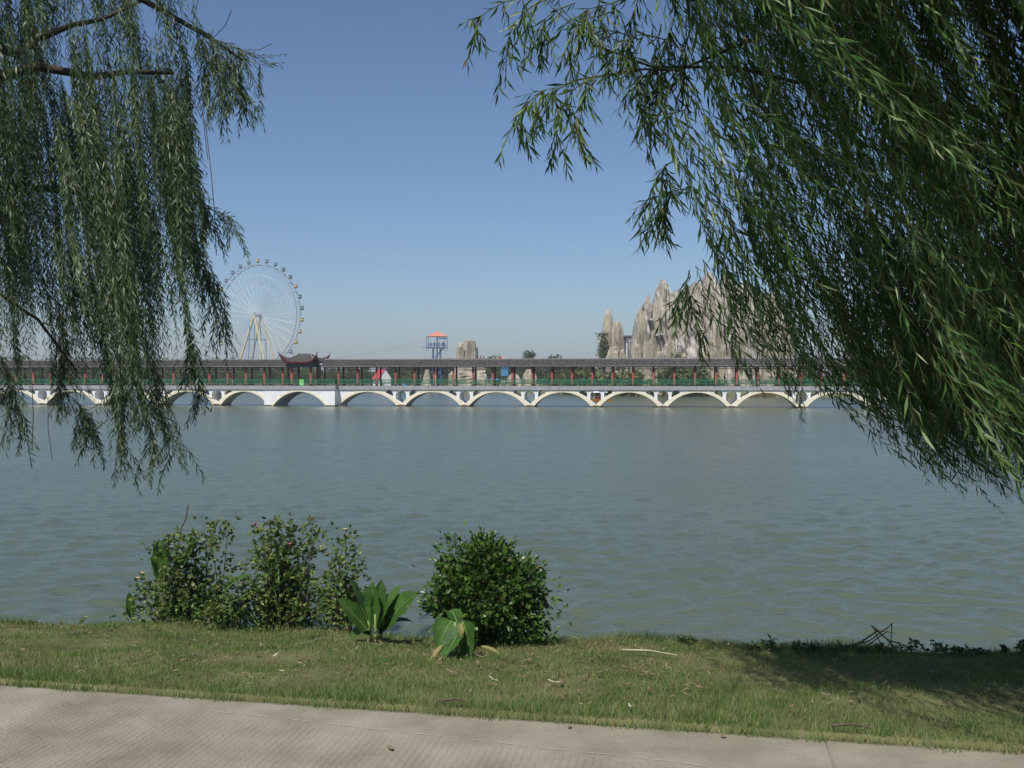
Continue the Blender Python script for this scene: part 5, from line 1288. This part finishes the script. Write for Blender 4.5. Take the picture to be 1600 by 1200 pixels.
def plant_tree(k, x, Y, s, lab=None, grp='trees of the far bank'):
    (cr, tk), l = kinds[k]; o = empty('tree' if k < 4 else 'shrub', (x, Y, far_z(x, Y) - .05), random.uniform(0, 6.28)); o.scale = (s * random.uniform(.92, 1.1), s, s)
    tag(o, lab or l, 'tree' if k < 4 else 'shrub', grp if not lab else None)
    link('trunk', tk, o); o2 = link('crown', cr, o); return o
blocked = [(581, 611, 300), (650, 690, 292), (698, 768, 300), (786, 842, 284), (934, 1000, 265)]
for row, (yo, step, sc0) in enumerate(((7, 4.4, .80), (15, 4.6, 1.02), (26, 4.4, 1.24), (40, 5.0, 1.32))):
    x = -190.0
    while x < 62:
        Y = float(shore(x)) + yo + random.uniform(-2, 3); pxx = 800 + x / Y * FPX
        bad = any(a - 8 < pxx < b_ + 8 and Y < lim for a, b_, lim in blocked) or (1000 < pxx < 1240 and Y < 250)
        if pxx > 930 and row > 1: bad = True
        if row == 3 and pxx > 900: bad = True
        if not bad:
            k = random.choices((0, 1, 2, 3, 4, 5), (4, 4, 2, 2, 1, 1))[0]; s_c = sc0 * random.uniform(.72, 1.03)
            plant_tree(k, x, Y, s_c * (1.12 if k > 3 else 1))
        x += step * random.uniform(.8, 1.2)
for px_, ytop, Y, k in ((330, 555, 385, 0), (300, 554, 388, 1), (262, 556, 380, 0), (225, 553, 392, 1), (190, 556, 385, 3), (150, 555, 380, 0), (110, 553, 390, 1), (70, 555, 384, 0), (30, 552, 390, 1), (-10, 554, 386, 0), (706, 557, 345, 0), (764, 554, 345, 1), (772, 556, 350, 0), (1395, 556, 300, 0), (1330, 560, 290, 1), (1450, 552, 300, 1), (1510, 556, 290, 0)):
    x = xy(px_, Y); s = (CAMZ + (HOR - ytop) * Y / FPX - far_z(x, Y)) / (6.6, 6.0, 5.2, 6.8)[k]; plant_tree(k, x, Y, s, 'taller %s tree whose top clears the walkway roof' % ('round', 'bushy', 'pale', 'narrow')[k]).__setitem__('group', 'taller trees beyond the grove')
x = xy(828, 330); plant_tree(3, x, 330, (CAMZ + (HOR - 548) * 330 / FPX + 1) / 6.8, 'single pointed tree standing above the walkway roof')
# shrubs before the mountain and along the shore
for px_, ytop, Y, k in ((930, 582, 228, 5), (945, 580, 226, 4), (958, 578, 224, 4), (975, 577, 222, 4), (990, 580, 219, 4), (1060, 575, 215, 5), (1078, 572, 214, 4), (1068, 553, 221, 4), (915, 578, 238, 5), (900, 574, 244, 5), (1100, 580, 213, 5), (1230, 578, 214, 4), (1250, 575, 214, 5), (1270, 572, 216, 4), (1300, 574, 215, 5), (1340, 572, 216, 4), (880, 580, 250, 4), (860, 582, 256, 5), (1390, 574, 215, 5), (1440, 574, 215, 4), (1490, 572, 215, 5)):
    x = xy(px_, Y); s = (CAMZ + (HOR - ytop) * Y / FPX - far_z(x, Y)) / (3.2, 3.0)[k - 4]; plant_tree(k, x, Y, s, '%s shrub on the shore before the rock mountain' % ('pale green', 'dark green')[k - 4]).__setitem__('group', 'shrubs before the rock mountain')
# ivy up the left pinnacle
n = 700; Pp = np.array(at(942, 545, 238.2)) + rng.normal(size=(n, 3)) * np.array([.65, .7, 3.2]); Pp[:, 2] = np.clip(Pp[:, 2], -1.5, at(942, 522, 238).z)
o = leafy('ivy', Pp, unit(rng.normal(size=Pp.shape)), rng.uniform(.3, .6, n), rng.uniform(.3, .5, n), 'far_leaf', None, (0, 0, 0)); o.parent = pin; o.location = -pl
# reeds at the waterline under the right arches
for px_, w2, lab in ((1205, 4.5, 'bed of dry brown reeds at the far waterline'), (1095, 5.0, 'dark green reed bed before the rock mountain')):
    k_ = (px_ - 800) / FPX; Y = 205.0
    for _ in range(8): Y = float(shore(k_ * Y)) - 1.0
    n = 700; bx = k_ * Y + rng.uniform(-w2, w2, n); by = Y + rng.uniform(-1.2, 1.2, n); hh = rng.uniform(.8, 1.9, n); lx = rng.normal(0, .2, n)
    V = np.stack([np.stack([bx - .05, by, np.full(n, -2.8)], 1), np.stack([bx + .05, by, np.full(n, -2.8)], 1), np.stack([bx + lx, by + rng.normal(0, .15, n), -2.7 + hh], 1)], 1).reshape(-1, 3)
    tag(link('reeds', np_mesh('reeds', V, np.arange(3 * n).reshape(-1, 3), [M['reed'] if 'brown' in lab else M['far_leaf']])), lab, 'reeds', kind='stuff')

# ------------------------------------------------------------------ the hazy air over the lake
hzm = bpy.data.materials.new('pale haze'); hzm.use_nodes = True
hn = hzm.node_tree.nodes; hn.clear()
pv = hn.new('ShaderNodeVolumePrincipled'); pv.inputs['Color'].default_value = (0.88, 0.94, 1.0, 1); pv.inputs['Density'].default_value = 0.00032
pv.inputs['Anisotropy'].default_value = 0.0
ho_ = hn.new('ShaderNodeOutputMaterial'); hzm.node_tree.links.new(pv.outputs[0], ho_.inputs['Volume'])
tag(MB().box(-6100, 6100, -300, 6400, -6, 60).build('haze', hzm), 'pale even haze in the air over the lake', 'haze', kind='stuff')
